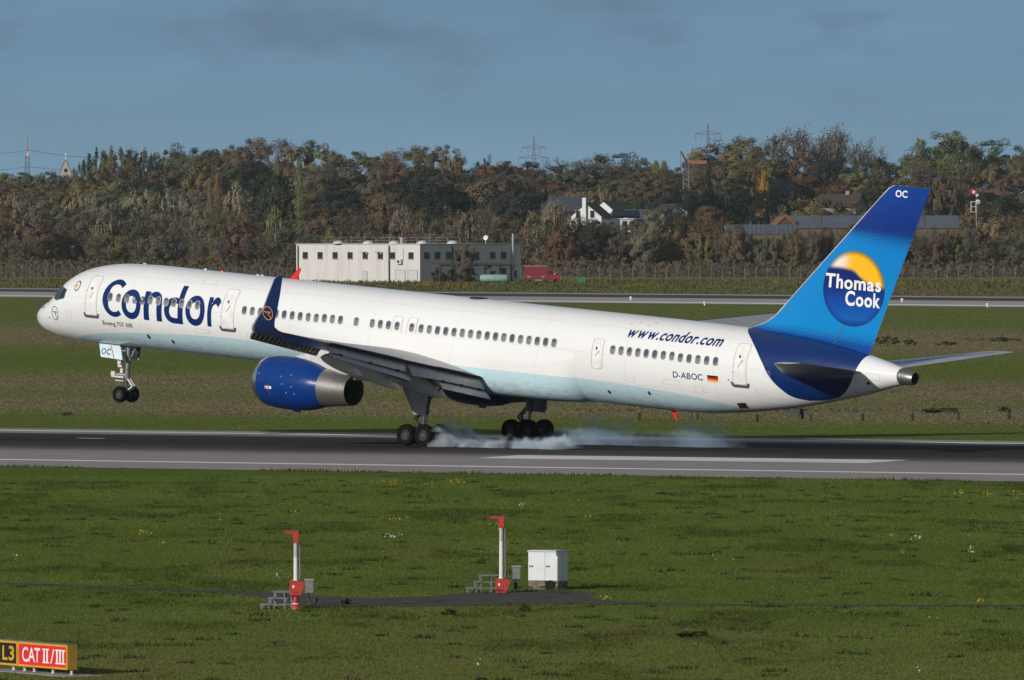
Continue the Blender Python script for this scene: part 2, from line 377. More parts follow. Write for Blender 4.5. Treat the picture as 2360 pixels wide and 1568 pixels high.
def smooth_tab():                           # denser stations with a soft (Catmull-Rom like) interpolation
    xs = list(np.concatenate([[0, .015, .04, .08, .14, .22, .32], np.arange(.45, 8.2, .18), np.arange(8.5, 40, .75), np.arange(40, 53.7, .4), [53.75]]))
    return xs
def pchip(x, y):
    h = np.diff(x); d = np.diff(y) / h; m = np.zeros_like(y)
    for i in range(1, len(x) - 1):
        if d[i - 1] * d[i] > 0:
            w1 = 2 * h[i] + h[i - 1]; w2 = h[i] + 2 * h[i - 1]; m[i] = (w1 + w2) / (w1 / d[i - 1] + w2 / d[i])
    m[0] = d[0]; m[-1] = d[-1]
    def f(q):
        i = np.clip(np.searchsorted(x, q) - 1, 0, len(h) - 1); tt = (q - x[i]) / h[i]
        return (2 * tt ** 3 - 3 * tt ** 2 + 1) * y[i] + (tt ** 3 - 2 * tt ** 2 + tt) * h[i] * m[i] + (-2 * tt ** 3 + 3 * tt ** 2) * y[i + 1] + (tt ** 3 - tt ** 2) * h[i] * m[i + 1]
    return f
_fine = np.unique(np.concatenate([np.linspace(0, 1, 60) ** 2 * 9, np.linspace(9, 40, 30), np.linspace(40, 53.75, 60)]))
TAB = np.stack([_fine] + [pchip(TAB[:, 0], TAB[:, i])(_fine) for i in (1, 2, 3)], 1)

WHITE = (.80, .80, .795); PALE = (.50, .68, .735); NAVY = (.0014, .022, .118); SKYB = (.002, .185, .55)
def blank(name, col, rough=.28, metal=0.0, var=.03): return mat(name, col, rough, metal, var)

# livery: white hull, pale blue belly, navy tail cone sleeve
t = NT('hull_paint', .24, spec=.5)
x, y, z = t.xyz()
zb = t.math('SUBTRACT', t.math('MULTIPLY', t.curve(t.math('DIVIDE', x, 55.0), [(a / 55, (b + 3) / 3) for a, b in ((0, -3), (2.2, -2.6), (3.3, -1.98), (5.1, -1.63), (6.6, -1.46), (8.4, -1.32), (10.5, -1.22), (12.6, -1.13), (16, -1.10), (30.6, -1.18), (35.6, -1.18), (39.4, -1.25), (41.4, -1.35), (43.2, -1.5), (44.4, -1.64), (45.2, -1.84), (47, -2.4), (55, -3))]), 3.0), 3.0)
isb = t.math('LESS_THAN', z, zb)
zz = t.math('DIVIDE', t.math('ADD', z, 1.2), 3.2)
sf = t.math('ADD', t.math('MULTIPLY', t.curve(zz, [((b + 1.2) / 3.2, (a - 44) / 6) for b, a in ((-1.2, 49.3), (-1.14, 48.94), (-1.03, 48.26), (-.69, 47.74), (-.19, 47.23), (.49, 46.75), (1.21, 46.0), (1.71, 45.12), (1.95, 44.5))]), 6.0), 44.0)
sr = t.math('ADD', t.math('MULTIPLY', t.curve(zz, [((b + 1.2) / 3.2, (a - 48) / 5) for b, a in ((-1.2, 48.6), (-1.14, 48.98), (-1.03, 49.85), (-.77, 50.65), (-.29, 51.31), (.39, 51.67), (.82, 51.8), (1.9, 51.8))]), 5.0), 48.0)
nav = t.math('MULTIPLY', t.math('MULTIPLY', t.math('GREATER_THAN', x, sf), t.math('LESS_THAN', x, sr)), t.math('GREATER_THAN', z, -1.14))
g1 = t.noise(1.2, 5, .6, stretch=(.25, 1, 1.2))
wcol = t.mix(t.rng(g1, .35, .8, 0, .35), WHITE, (.70, .68, .65))
frm = t.math('LESS_THAN', t.math('ABSOLUTE', t.math('SUBTRACT', t.math('FRACT', t.math('DIVIDE', x, 5.2)), .5)), .0022)
lap = t.math('LESS_THAN', t.math('ABSOLUTE', t.math('SUBTRACT', t.math('FRACT', t.math('DIVIDE', t.math('ADD', z, .55), 1.25)), .5)), .006)
seam = t.math('MULTIPLY', t.math('MAXIMUM', frm, lap), .30)
streak = t.math('MULTIPLY', t.math('MULTIPLY', t.rng(t.noise(4.0, 4, .7, stretch=(.45, 1, 1.6), dist=.4), .47, .70, 0, .62), t.rng(z, -2.2, -1.2, 1, 0)), 1)
pcol = t.mix(streak, PALE, (.20, .22, .22))
c = t.mix(isb, wcol, pcol); c = t.mix(seam, c, (.25, .25, .25)); c = t.mix(nav, c, NAVY)
t.color(c); t.l(t.math('ADD', .16, t.math('MULTIPLY', g1, .22)), t.p.inputs['Roughness'])
t.p.inputs['Coat Weight'].default_value = .3; t.p.inputs['Coat Roughness'].default_value = .08
HULL = t.m
fb = MB(); NS = 72; rr = []
for s in smooth_tab():
    zt, zb_, hw, zc = prof(s); ring = []
    for k in range(NS):
        a = 2 * math.pi * k / NS; cz = math.sin(a)
        ring.append((s, math.cos(a) * hw, zc + cz * ((zt - zc) if cz > 0 else (zc - zb_))))
    rr.append(ring)
fb.rings(rr); fuselage = fb.build('fuselage', HULL, plane, smooth=True)
def hull(s, z, off=.008): return (s, -fus_y(s, z, off), z)
GLASS = mat('dark_glass', (.035, .042, .05), .08, 0, .3, 2.0); FRAME = mat('window_surround', (.46, .46, .46), .6, 0)
t = NT('cabin_window_blind', .15); oi_ = t.n('ShaderNodeObjectInfo'); z_ = t.math('ADD', t.xyz()[2], t.math('MULTIPLY', t.math('SUBTRACT', oi_.outputs['Random'], .45), .22))
t.color(t.ramp(t.rng(z_, -.17, .17), [(.0, (.22, .22, .215)), (.48, (.18, .18, .185)), (.56, (.085, .095, .12)), (1, (.075, .09, .13))])); PANE = t.m
METAL = mat('bare_metal', (.52, .50, .48), .30, .9, .12); DARKM = mat('dark_metal', (.06, .06, .062), .5, .4, .2); GREYP = mat('grey_paint', (.30, .31, .32), .42, 0, .12)
BLACK = mat('black_void', (.003, .003, .003), .9); RUBBER = mat('tyre_rubber', (.008, .0075, .007), .95, 0, .3, 8, .1); LGREY = mat('light_grey_paint', (.55, .55, .54), .4, 0, .1)
NAVYM = blank('navy_lettering', NAVY, .3); REDM = blank('signal_red', (.62, .02, .012), .4); GOLD = blank('gold_paint', (.78, .30, .01), .4)

# cabin windows: one mesh, copied along the row
def rrect(w, h, r, n=5):
    pts = []
    for cx_, cy_, a0 in ((w / 2 - r, h / 2 - r, 0), (-w / 2 + r, h / 2 - r, 90), (-w / 2 + r, -h / 2 + r, 180), (w / 2 - r, -h / 2 + r, 270)):
        for k in range(n + 1):
            a = R(a0 + 90 * k / n); pts.append((cx_ + r * math.cos(a), cy_ + r * math.sin(a)))
    return pts
def on_hull(pts, s0, z0, off, near=-1): return [(p[0], near * fus_y(s0 + p[0], z0 + p[1], off), p[1]) for p in pts]
def window_mesh(s0, z0, w=.275, h=.375, near=-1):
    m = MB(); o = rrect(w + .05, h + .05, .14); i = rrect(w, h, .12); n = len(o)
    a = on_hull(o, s0, z0, .006, near); b = on_hull(i, s0, z0, .0145, near); c_ = on_hull(i, s0, z0, .0140, near)
    for ring in (a, b, c_): m.v += ring
    m.f += [(k, (k + 1) % n, n + (k + 1) % n, n + k) for k in range(n)] + [(n + k, n + (k + 1) % n, 2 * n + (k + 1) % n, 2 * n + k) for k in range(n)]
    m.m += [0] * (2 * n); m.f.append(tuple(range(2 * n, 3 * n))); m.m.append(1)
    return m.mesh('cabin_window', [FRAME, PANE], fix=False)
PITCHW = .5122
rows = [6.5, 7.05] + [7.61 + k * .5115 for k in range(10)] + [15.26 + k * .5115 for k in range(4)] + [17.31 + k * .5115 for k in range(9)] + [22.40] + [23.41 + k * .508 for k in range(3)] + [26.47 + k * PITCHW for k in range(17)] + [38.22 + k * .5035 for k in range(13)]
wm = {}
for near in (-1, 1):
    wm[near] = window_mesh(20, .31, near=near)
    for s in rows:
        if near == 1 and s < 26: continue
        zc_ = .31 + (.03 if 20 < s < 35 else 0) - (.05 if s < 9 else 0) - (.03 if s > 42 else 0)
        o = link('cabin_window', wm[near], fuselage, (s, 0, zc_))
        if s > 41: o.location.y = near * (fus_y(s, zc_) - fus_y(20, .31))
        elif s < 8: o.location.y = near * (fus_y(s, zc_) - fus_y(20, .31))

# flight-deck windows
def patch(pts, off, sub=4, side=-1):        # quad in (s, z) laid on the hull
    (a, b, c_, d) = pts; m = MB(); n = sub
    for j in range(n + 1):
        for i in range(n + 1):
            u, v = i / n, j / n
            s = (a[0] * (1 - u) + b[0] * u) * (1 - v) + (d[0] * (1 - u) + c_[0] * u) * v
            zq = (a[1] * (1 - u) + b[1] * u) * (1 - v) + (d[1] * (1 - u) + c_[1] * u) * v
            m.v.append((s, side * fus_y(s, zq, off), zq))
    for j in range(n):
        for i in range(n): m.f.append((j * (n + 1) + i, j * (n + 1) + i + 1, (j + 1) * (n + 1) + i + 1, (j + 1) * (n + 1) + i)); m.m.append(0)
    return m
WSC = mat('windscreen_glass', (.018, .026, .032), .06, 0, .4, 1.2)
for side in (-1, 1):
    patch([(2.28, -.06), (2.58, -.17), (2.83, .46), (2.66, .48)], .012, 5, side).build('cockpit_window', WSC, fuselage, True)
    patch([(2.68, -.14), (3.20, -.03), (3.23, .37), (2.96, .43)], .012, 5, side).build('cockpit_window', WSC, fuselage, True)
    patch([(1.55, -.02), (2.24, -.05), (2.62, .48), (2.30, .52)], .012, 5, side).build('cockpit_window', WSC, fuselage, True)
    patch([(2.24, -.12), (2.64, -.235), (2.62, -.17), (2.28, -.065)], .014, 5, side).build('window_sill', METAL, fuselage, True)
    patch([(2.64, -.20), (3.25, -.07), (3.22, -.03), (2.66, -.145)], .014, 5, side).build('window_sill', METAL, fuselage, True)
    patch([(2.59, -.18), (2.67, -.15), (2.95, .44), (2.85, .47)], .018, 5, side).build('window_post', METAL, fuselage, True)
    patch([(3.20, -.04), (3.25, -.03), (3.29, .39), (3.23, .38)], .016, 3, side).build('window_post', METAL, fuselage, True)

# lettering on the hull
cutz = [k * .1 for k in range(-25, 20)]
name_mb = letters([('o', 7.28, -.70, 8.55, .73), ('n', 8.74, -.66, 9.93, .74), ('d', 10.08, -.68, 11.30, 1.14), ('o', 11.47, -.69, 12.73, .76), ('r', 12.90, -.64, 13.70, .78)], .015, lambda a, b: hull(a, b, .006), cutz, [7 + .25 * k for k in range(-4, 3)])
cc = []
for k in range(41):                         # the big C, an open ring with a heavier back
    a = R(50 + (304 - 50) * k / 40); w_ = .43 - .20 * abs(math.sin(a)) ** 1.5; h_ = .245
    cc.append(((6.80 + .81 * math.cos(a), .22 + .90 * math.sin(a)), (6.80 + (.81 - w_) * math.cos(a) , .22 + (.90 - h_) * math.sin(a))))
for (a, b), (c_, d) in zip(cc, cc[1:]):
    name_mb.add([hull(*p, .006) for p in (a, c_, d, b)], [(0, 1, 2, 3)])
name_mb.build('airline_lettering', NAVYM, fuselage)
letters(word('Boeing 757-300', 5.89, 7.87, -1.115, -.915, .0), .020, lambda a, b: hull(a, b, .006), cutz).build('model_lettering', mat('grey_ink', (.06, .06, .075), .5), fuselage)
letters([(c_, a, b, d, e_) for c_, a, b, d, e_ in word('www.condor.com', 38.72, 44.30, .955, 1.42, .02)], .026, lambda a, b: hull(a + (b - .95) * .28, b, .006), cutz).build('web_address_lettering', NAVYM, fuselage)
letters(word('D-ABOC', 41.86, 43.56, -.655, -.375), .012, lambda a, b: hull(a, b, .006), cutz).build('registration_lettering', NAVYM, fuselage)
flag = MB()
for k, (z0, z1) in enumerate(((-.47, -.38), (-.57, -.47), (-.665, -.57))):
    p = patch([(43.82, z0), (44.43, z0 - .005), (44.43, z1 - .005), (43.82, z1)], .006, 2)
    flag.add(p.v, p.f, k)
flag.build('flag', [mat('flag_black', (.006, .006, .006), .4), mat('flag_red', (.60, .012, .012), .4), mat('flag_gold', (.85, .42, .01), .4)], fuselage)
def ring_emblem(name, s0, z0, rs, rz, mats, pole):
    m = MB(); n = 28
    for r0, r1, mi in ((1.0, .90, 0),):
        a = [(s0 + rs * r0 * math.cos(2 * math.pi * k / n), z0 + rz * r0 * math.sin(2 * math.pi * k / n)) for k in range(n)]
        b = [(s0 + rs * r1 * math.cos(2 * math.pi * k / n), z0 + rz * r1 * math.sin(2 * math.pi * k / n)) for k in range(n)]
        m.add([pole(*p) for p in a + b], [(k, (k + 1) % n, n + (k + 1) % n, n + k) for k in range(n)], mi)
    B = [((-.78, .28), (-.30, .05), (.60, -.72), (.52, -.48)), ((-.78, .28), (-.42, .26), (-.12, -.04), (-.30, .05)), ((-.24, .24), (.62, .24), (.55, .12), (-.16, .12)), ((.62, .24), (.16, -.22), (.06, -.12), (.42, .16))]
    for q in B: m.add([pole(s0 + a * rs, z0 + b * rz) for a, b in q], [(0, 1, 2, 3)], 0)
    return m.build(name, mats, parent_of.get(name + pole.__name__, fuselage))
parent_of = {}
def hull_e(a, b): return hull(a, b, .012)
ring_emblem('crane_emblem', 2.54, -.83, .26, .345, [mat('grey_ink', (.09, .09, .10), .5)], hull_e)
m = MB(); n = 24
for r0, mi, off in ((1.0, 0, .010), (.80, 1, .013), (.30, 2, .016)):
    m.add([hull(4.02 + .20 * r0 * math.cos(2 * math.pi * k / n) - (.07 if mi == 2 else 0), .60 + .245 * r0 * math.sin(2 * math.pi * k / n), off) for k in range(n)], [tuple(range(n))], mi)
m.build('badge', [mat('badge_navy', (.02, .02, .07), .4), mat('badge_white', (.7, .68, .62), .4), GOLD], fuselage)

# doors
OUT = mat('door_outline', (.52, .52, .53), .4); SCUFF = mat('scuff_plate', (.24, .225, .215), .38, .7, .2)
def door(s0, s1, z0, z1, big=True, far_side=False):
    side = 1 if far_side else -1
    d = bpy.data.objects.new('passenger_door' if big else 'emergency_exit', None); COL.objects.link(d); d.parent = plane; d.location = (0, 0, 0)
    w, h = s1 - s0, z1 - z0; cs, cz = (s0 + s1) / 2, (z0 + z1) / 2
    def P(p, off): return (cs + p[0], side * fus_y(cs + p[0], cz + p[1], off), cz + p[1])
    def dens(pts):
        out = []
        for a, b in zip(pts, pts[1:] + pts[:1]):
            k = max(1, int(abs(b[1] - a[1]) / .12)); out += [(a[0] + (b[0] - a[0]) * i / k, a[1] + (b[1] - a[1]) * i / k) for i in range(k)]
        return out
    rad = .12 if big else .16
    o_ = dens(rrect(w + .05, h + .05, rad + .03)); n = len(o_)
    i_ = [(a * (w - .01) / (w + .05), b * (h - .01) / (h + .05)) for a, b in o_]
    m = MB().add([P(p, .009) for p in o_] + [P(p, .009) for p in i_], [(k, (k + 1) % n, n + (k + 1) % n, n + k) for k in range(n)])
    m.build('door_outline', OUT, d)
    zs = [z0 + h * k / 10 for k in range(11)]; m = MB()
    m.add([(s, side * fus_y(s, q, .006), q) for q in zs for s in (s0 + .03, cs, s1 - .03)], [(j * 3 + i, j * 3 + i + 1, j * 3 + i + 4, j * 3 + i + 3) for j in range(10) for i in range(2)])
    m.build('door_panel', mat('door_white', (.78, .77, .755), .3), d, True)
    if big:
        n = 14; zq = z0 + h * .68
        m = MB().add([(cs - .06 + .055 * math.cos(2 * math.pi * k / n), side * fus_y(cs, zq + .07 * math.sin(2 * math.pi * k / n), .014), zq + .07 * math.sin(2 * math.pi * k / n)) for k in range(n)], [tuple(range(n))])
        m.build('door_window', GLASS, d)
        m = MB(); ha = (cs + .12, z0 + h * .60); hb_ = (cs - .10, z0 + h * .42)
        m.tube((ha[0], side * fus_y(*ha, .02), ha[1]), (hb_[0], side * fus_y(*hb_, .02), hb_[1]), .028, .02, 6); m.build('door_handle', LGREY, d)
        if h > 1.5:
            m = MB(); q = [(s0 - .16, z0 + .10), (s0 - .03, z0 + .06), (s0 + .02, z0 - .035), (s1 - .02, z0 - .035), (s1 + .03, z0 + .06), (s1 + .16, z0 + .06), (s1 + .12, z0 - .10), (s1 + .04, z0 - .165), (s0 - .02, z0 - .165), (s0 - .12, z0 - .08)]
            tri = tessellate_polygon([[Vector((a, b, 0)) for a, b in q]])
            m.add([(a, side * fus_y(a, b, .012), b) for a, b in q], tri); m.build('scuff_plate', SCUFF, d)
            for zq in (z0 + h * .62, z0 + h * .30):
                m = MB(); m.box((s0 - .02, side * (fus_y(s0, zq) + .012), zq), (.16, .03, .035)); m.build('hinge', LGREY, d)
    else:
        o = link('exit_window', wm[side], d, (cs, 0, .34))
    return d
door(4.84, 5.60, -.69, 1.16); door(13.82, 14.60, -.63, 1.21); door(37.0, 37.63, -.61, .73); door(45.27, 45.98, -.65, 1.18)
door(24.68, 25.25, -.19, .79, False); door(25.60, 26.17, -.19, .80, False)

def hatch(s0, s1, z0, z1, name='access_panel'):
    n = 6; w_ = .012; m = MB()
    for a, b in (((s0, z0), (s1, z0)), ((s1, z0), (s1, z1)), ((s1, z1), (s0, z1)), ((s0, z1), (s0, z0))):
        dx, dz = (0, w_) if a[1] == b[1] else (w_, 0); pts = [(a[0] + (b[0] - a[0]) * k / n, a[1] + (b[1] - a[1]) * k / n) for k in range(n + 1)]
        m.add([hull(p[0] + g * dx, p[1] + g * dz, .010) for p in pts for g in (-.5, .5)], [(2 * k, 2 * k + 1, 2 * k + 3, 2 * k + 2) for k in range(n)])
    m.build(name, mat('panel_joint', (.52, .52, .52), .6), fuselage)
for h_ in ((46.4, 46.9, -1.05, -.80), (43.0, 43.5, -1.25, -.95), (47.0, 47.25, -.2, .05), (41.2, 42.2, -1.0, -.78), (33.3, 34.4, -.75, -.35), (20.6, 21.4, -.75, -.45), (15.4, 16.1, -.95, -.75), (8.3, 9.0, -1.05, -.9), (3.4, 3.8, -.9, -.6), (52.2, 52.9, .1, .4), (12.0, 12.9, -1.0, -.8), (38.9, 39.5, -1.05, -.85)): hatch(*h_)
RMARK = mat('rescue_mark', (.40, .10, .08), .6)
for s_, z_ in ((11.9, 1.45), (12.7, 1.50), (12.0, 1.30), (12.8, 1.34), (39.0, 1.62), (39.9, 1.66), (38.6, 1.50), (39.6, 1.52)): patch([(s_, z_), (s_ + .10, z_), (s_ + .10, z_ + .015), (s_, z_ + .015)], .010, 1).build('rescue_mark', RMARK, fuselage)
# small fittings along the hull
m = MB(); m.prism([(16.35, 0, 1.86), (16.80, 0, 1.86), (17.05, 0, 2.42), (16.87, 0, 2.42)], (0, .03, 0)); m.build('blade_antenna', REDM, fuselage)
m = MB(); m.prism([(40.30, 0, -2.28), (40.62, 0, -2.28), (40.74, 0, -2.74), (40.66, 0, -2.74)], (0, .03, 0)); m.build('belly_antenna', REDM, fuselage)
MB().lathe([(0, .16), (.05, .15), (.09, .08), (.10, .001)], (12.05, 0, 1.86), n=14).build('beacon_light', mat('beacon_red', (.5, .005, .005), .2), fuselage, True)
MB().lathe([(0, .45), (.05, .40), (.07, .25), (.075, .001)], (28.3, 0, 1.865), n=18).build('antenna_dome', DARKM, fuselage, True)
for s, h_ in ((6.9, .03), (10.9, .07), (14.3, .05), (14.6, .05)):
    MB().box((s, 0, 1.87 + h_ / 2), (.16, .05, h_ + .02)).build('small_antenna', LGREY, fuselage)
for s, zq, r in ((8.72, -1.47, .095), (10.23, -1.60, .085), (37.7, -1.68, .08), (40.2, -1.52, .08), (2.05, -1.08, .035), (10.9, -1.72, .03), (35.6, -1.5, .03), (28.2, -.72, .03), (26.1, -.62, .03), (45.0, -.5, .03)):
    m = MB(); n = 14
    m.add([hull(s + r * math.cos(2 * math.pi * k / n), zq + r * 1.2 * math.sin(2 * math.pi * k / n), .012) for k in range(n)], [tuple(range(n))]); m.build('vent_port', DARKM, fuselage)
m = patch([(45.0, -1.80), (45.5, -1.77), (45.56, -1.50), (45.07, -1.56)], .012, 3); m.build('outflow_valve_rim', mat('valve_red', (.16, .02, .02), .5), fuselage)
m = patch([(45.09, -1.75), (45.42, -1.73), (45.47, -1.56), (45.15, -1.60)], .02, 3); m.build('outflow_valve', BLACK, fuselage)
m = patch([(52.25, -.12), (52.40, -.12), (52.40, .0), (52.25, .0)], .012, 1); m.build('vent_port', BLACK, fuselage)
MB().box((47.9, -.15, -1.72), (.5, .3, .28)).box((48.1, -.15, -1.92), (.22, .2, .2)).build('tail_skid', DARKM, fuselage)
MB().box((47.2, -.1, -1.72), (.25, .03, .16)).build('drain_mast', DARKM, fuselage)
MB().box((20.4, -.3, -2.32), (.30, .04, .22)).build('drain_mast', REDM, fuselage)
m = MB(); m.path([(1.35, -fus_y(1.35, -.62), -.62), (1.35, -fus_y(1.35, -.62) - .1, -.64), (1.05, -fus_y(1.35, -.62) - .1, -.64)], .018); m.build('pitot_probe', DARKM, fuselage)
m = MB(); m.path([(1.55, -fus_y(1.55, -.35), -.35), (1.55, -fus_y(1.55, -.35) - .1, -.36), (1.25, -fus_y(1.55, -.35) - .1, -.36)], .018); m.build('pitot_probe', DARKM, fuselage)
# exhaust of the auxiliary unit at the very end
MB().lathe([(0, .385), (.35, .34), (.68, .30), (.72, .28), (.70, .25), (.2, .24)], (53.74, 0, .355), (1, 0, -.06), 28, caps=(False, True)).build('auxiliary_exhaust', [mat('exhaust_steel', (.25, .24, .23), .38, .8, .2)], plane, True)
o = MB().lathe([(0, .245), (.01, .245)], (54.35, 0, .32), (1, 0, -.06), 24, caps=(True, True)).build('exhaust_opening', BLACK, plane)

# belly fairing
t = bpy.data.materials
fb = MB(); rr = []
for k in range(41):
    s = 18.6 + 17.4 * k / 40; u = k / 40
    e = math.sin(math.pi * min(1, u / .55) / 2) ** .7 if u < .55 else math.cos(math.pi / 2 * ((u - .55) / .45) ** 2.6) ** .55 if u < 1 else 0.0
    zt, zb_, hw, zc = prof(s)
    ring = []
    for q in range(33):
        a = math.pi + math.pi * q / 32            # lower half, near side to far side
        ca, sa = math.cos(a), math.sin(a)
        p = 2.0 + 1.6 * e
        r = (abs(ca) ** p + abs(sa) ** p) ** (-1 / p)
        wdt = hw - .03 + .30 * e; dep = (zc - zb_) - .04 + .22 * e
        ring.append((s, wdt * r * ca, zc - .55 * e + (dep - .55 * e) * r * sa if e > 0 else zc + (dep) * r * sa))
    up = [(s, (hw - .05) * math.cos(a), zc + 1.0 * math.sin(a)) for a in (R(12),)]
    rr.append([(s, -(hw - .06), zc + .25)] + ring + [(s, hw - .06, zc + .25)])
fb.rings(rr, close=False, caps=(False, False)); fb.build('belly_fairing', HULL, plane, smooth=True)

# ---- wings
def airfoil(t, n=14, camber=.015):
    xs = [(1 - math.cos(math.pi * k / n)) / 2 for k in range(n + 1)]
    th = lambda x: 5 * t * (.2969 * math.sqrt(x) - .126 * x - .3516 * x * x + .2843 * x ** 3 - .1015 * x ** 4)
    cm_ = lambda x: camber * 4 * x * (1 - x)
    up = [(x, cm_(x) + th(x)) for x in reversed(xs)]; lo = [(x, cm_(x) - th(x)) for x in xs[1:-1]]
    return up + lo
def surface(stations, side, t, camber=.015, n=14):
    af = airfoil(1.0, n, 0)
    out = []
    for y, sl, zl, st_, zt, tc_ in stations:
        L = math.hypot(st_ - sl, zt - zl); ring = []
        for x_, q in af:
            ring.append((sl + (st_ - sl) * x_, side * y, zl + (zt - zl) * x_ + q * tc_ * L + camber * 4 * x_ * (1 - x_) * L))
        out.append(ring)
    return out
WST = [(.6, 21.7, -1.18, 30.45, -1.78, .10), (1.9, 22.5, -1.15, 30.57, -1.62, .115), (5, 24.17, -.80, 30.88, -1.17, .11), (8, 25.8, -.47, 31.2, -.72, .10), (11.5, 27.7, -.08, 31.75, -.2, .10), (14.6, 29.36, .27, 32.3, .25, .10), (17, 30.66, .54, 32.98, .60, .10), (19.0, 31.74, .76, 33.51, .88, .10)]
def te(y):
    ys = [q[0] for q in WST]; return float(np.interp(y, ys, [q[3] for q in WST])), float(np.interp(y, ys, [q[4] for q in WST]))
def le(y):
    ys = [q[0] for q in WST]; return float(np.interp(y, ys, [q[1] for q in WST])), float(np.interp(y, ys, [q[2] for q in WST]))
t = NT('wing_paint', .32); x, y, z = t.xyz(); ay = t.math('ABSOLUTE', y)
wn_ = t.noise(2.0, 5, .7, stretch=(.25, 1.2, 1))
cw = t.ramp(wn_, [(.3, (.20, .205, .21)), (.7, (.33, .335, .34))])
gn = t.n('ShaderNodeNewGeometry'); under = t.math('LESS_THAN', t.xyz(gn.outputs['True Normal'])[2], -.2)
t.color(t.mix(t.math('MULTIPLY', under, t.math('GREATER_THAN', ay, 12.6)), cw, t.mix(t.rng(wn_, .3, .7), (.012, .02, .07), (.02, .035, .12)))); WINGM = t.m  # blue reflection painted into the colour of the outboard underside
t = NT('flap_paint', .38); x, y, z = t.xyz()
t.color(t.ramp(t.noise(2.2, 6, .75, stretch=(.5, 2.0, 1)), [(.25, (.15, .15, .16)), (.5, (.25, .255, .27)), (.8, (.34, .35, .37))])); FLAPM = t.m
FAIRM = mat('fairing_grey', (.44, .435, .42), .4, 0, .12, 1.5); COVE = mat('slat_cove', (.045, .038, .033), .6, 0, .5, 4)
def plate(y0, a0, b0, y1, a1, b1, th_, side, bulge=.05):
    """a: (s, z) leading edge, b: (s, z) trailing edge at the two span ends"""
    rr_ = []
    for k in range(5):
        u = k / 4; y_ = y0 + (y1 - y0) * u
        A = Vector((a0[0] + (a1[0] - a0[0]) * u, a0[1] + (a1[1] - a0[1]) * u)); B = Vector((b0[0] + (b1[0] - b0[0]) * u, b0[1] + (b1[1] - b0[1]) * u))
        d = B - A; nrm = Vector((-d.y, d.x)).normalized()
        pts = []
        for x_, h_ in ((0, -.2), (.03, .45), (.15, .85), (.4, 1.0), (.7, .75), (1, .1), (1, -.02), (.6, -.25), (.2, -.55)):
            p = A + d * x_ + nrm * th_ * h_ * (1.0); pts.append((p.x, side * y_, p.y))
        rr_.append(pts)
    return MB().rings(rr_)
def lerp2(a, b, u): return (a[0] + (b[0] - a[0]) * u, a[1] + (b[1] - a[1]) * u)
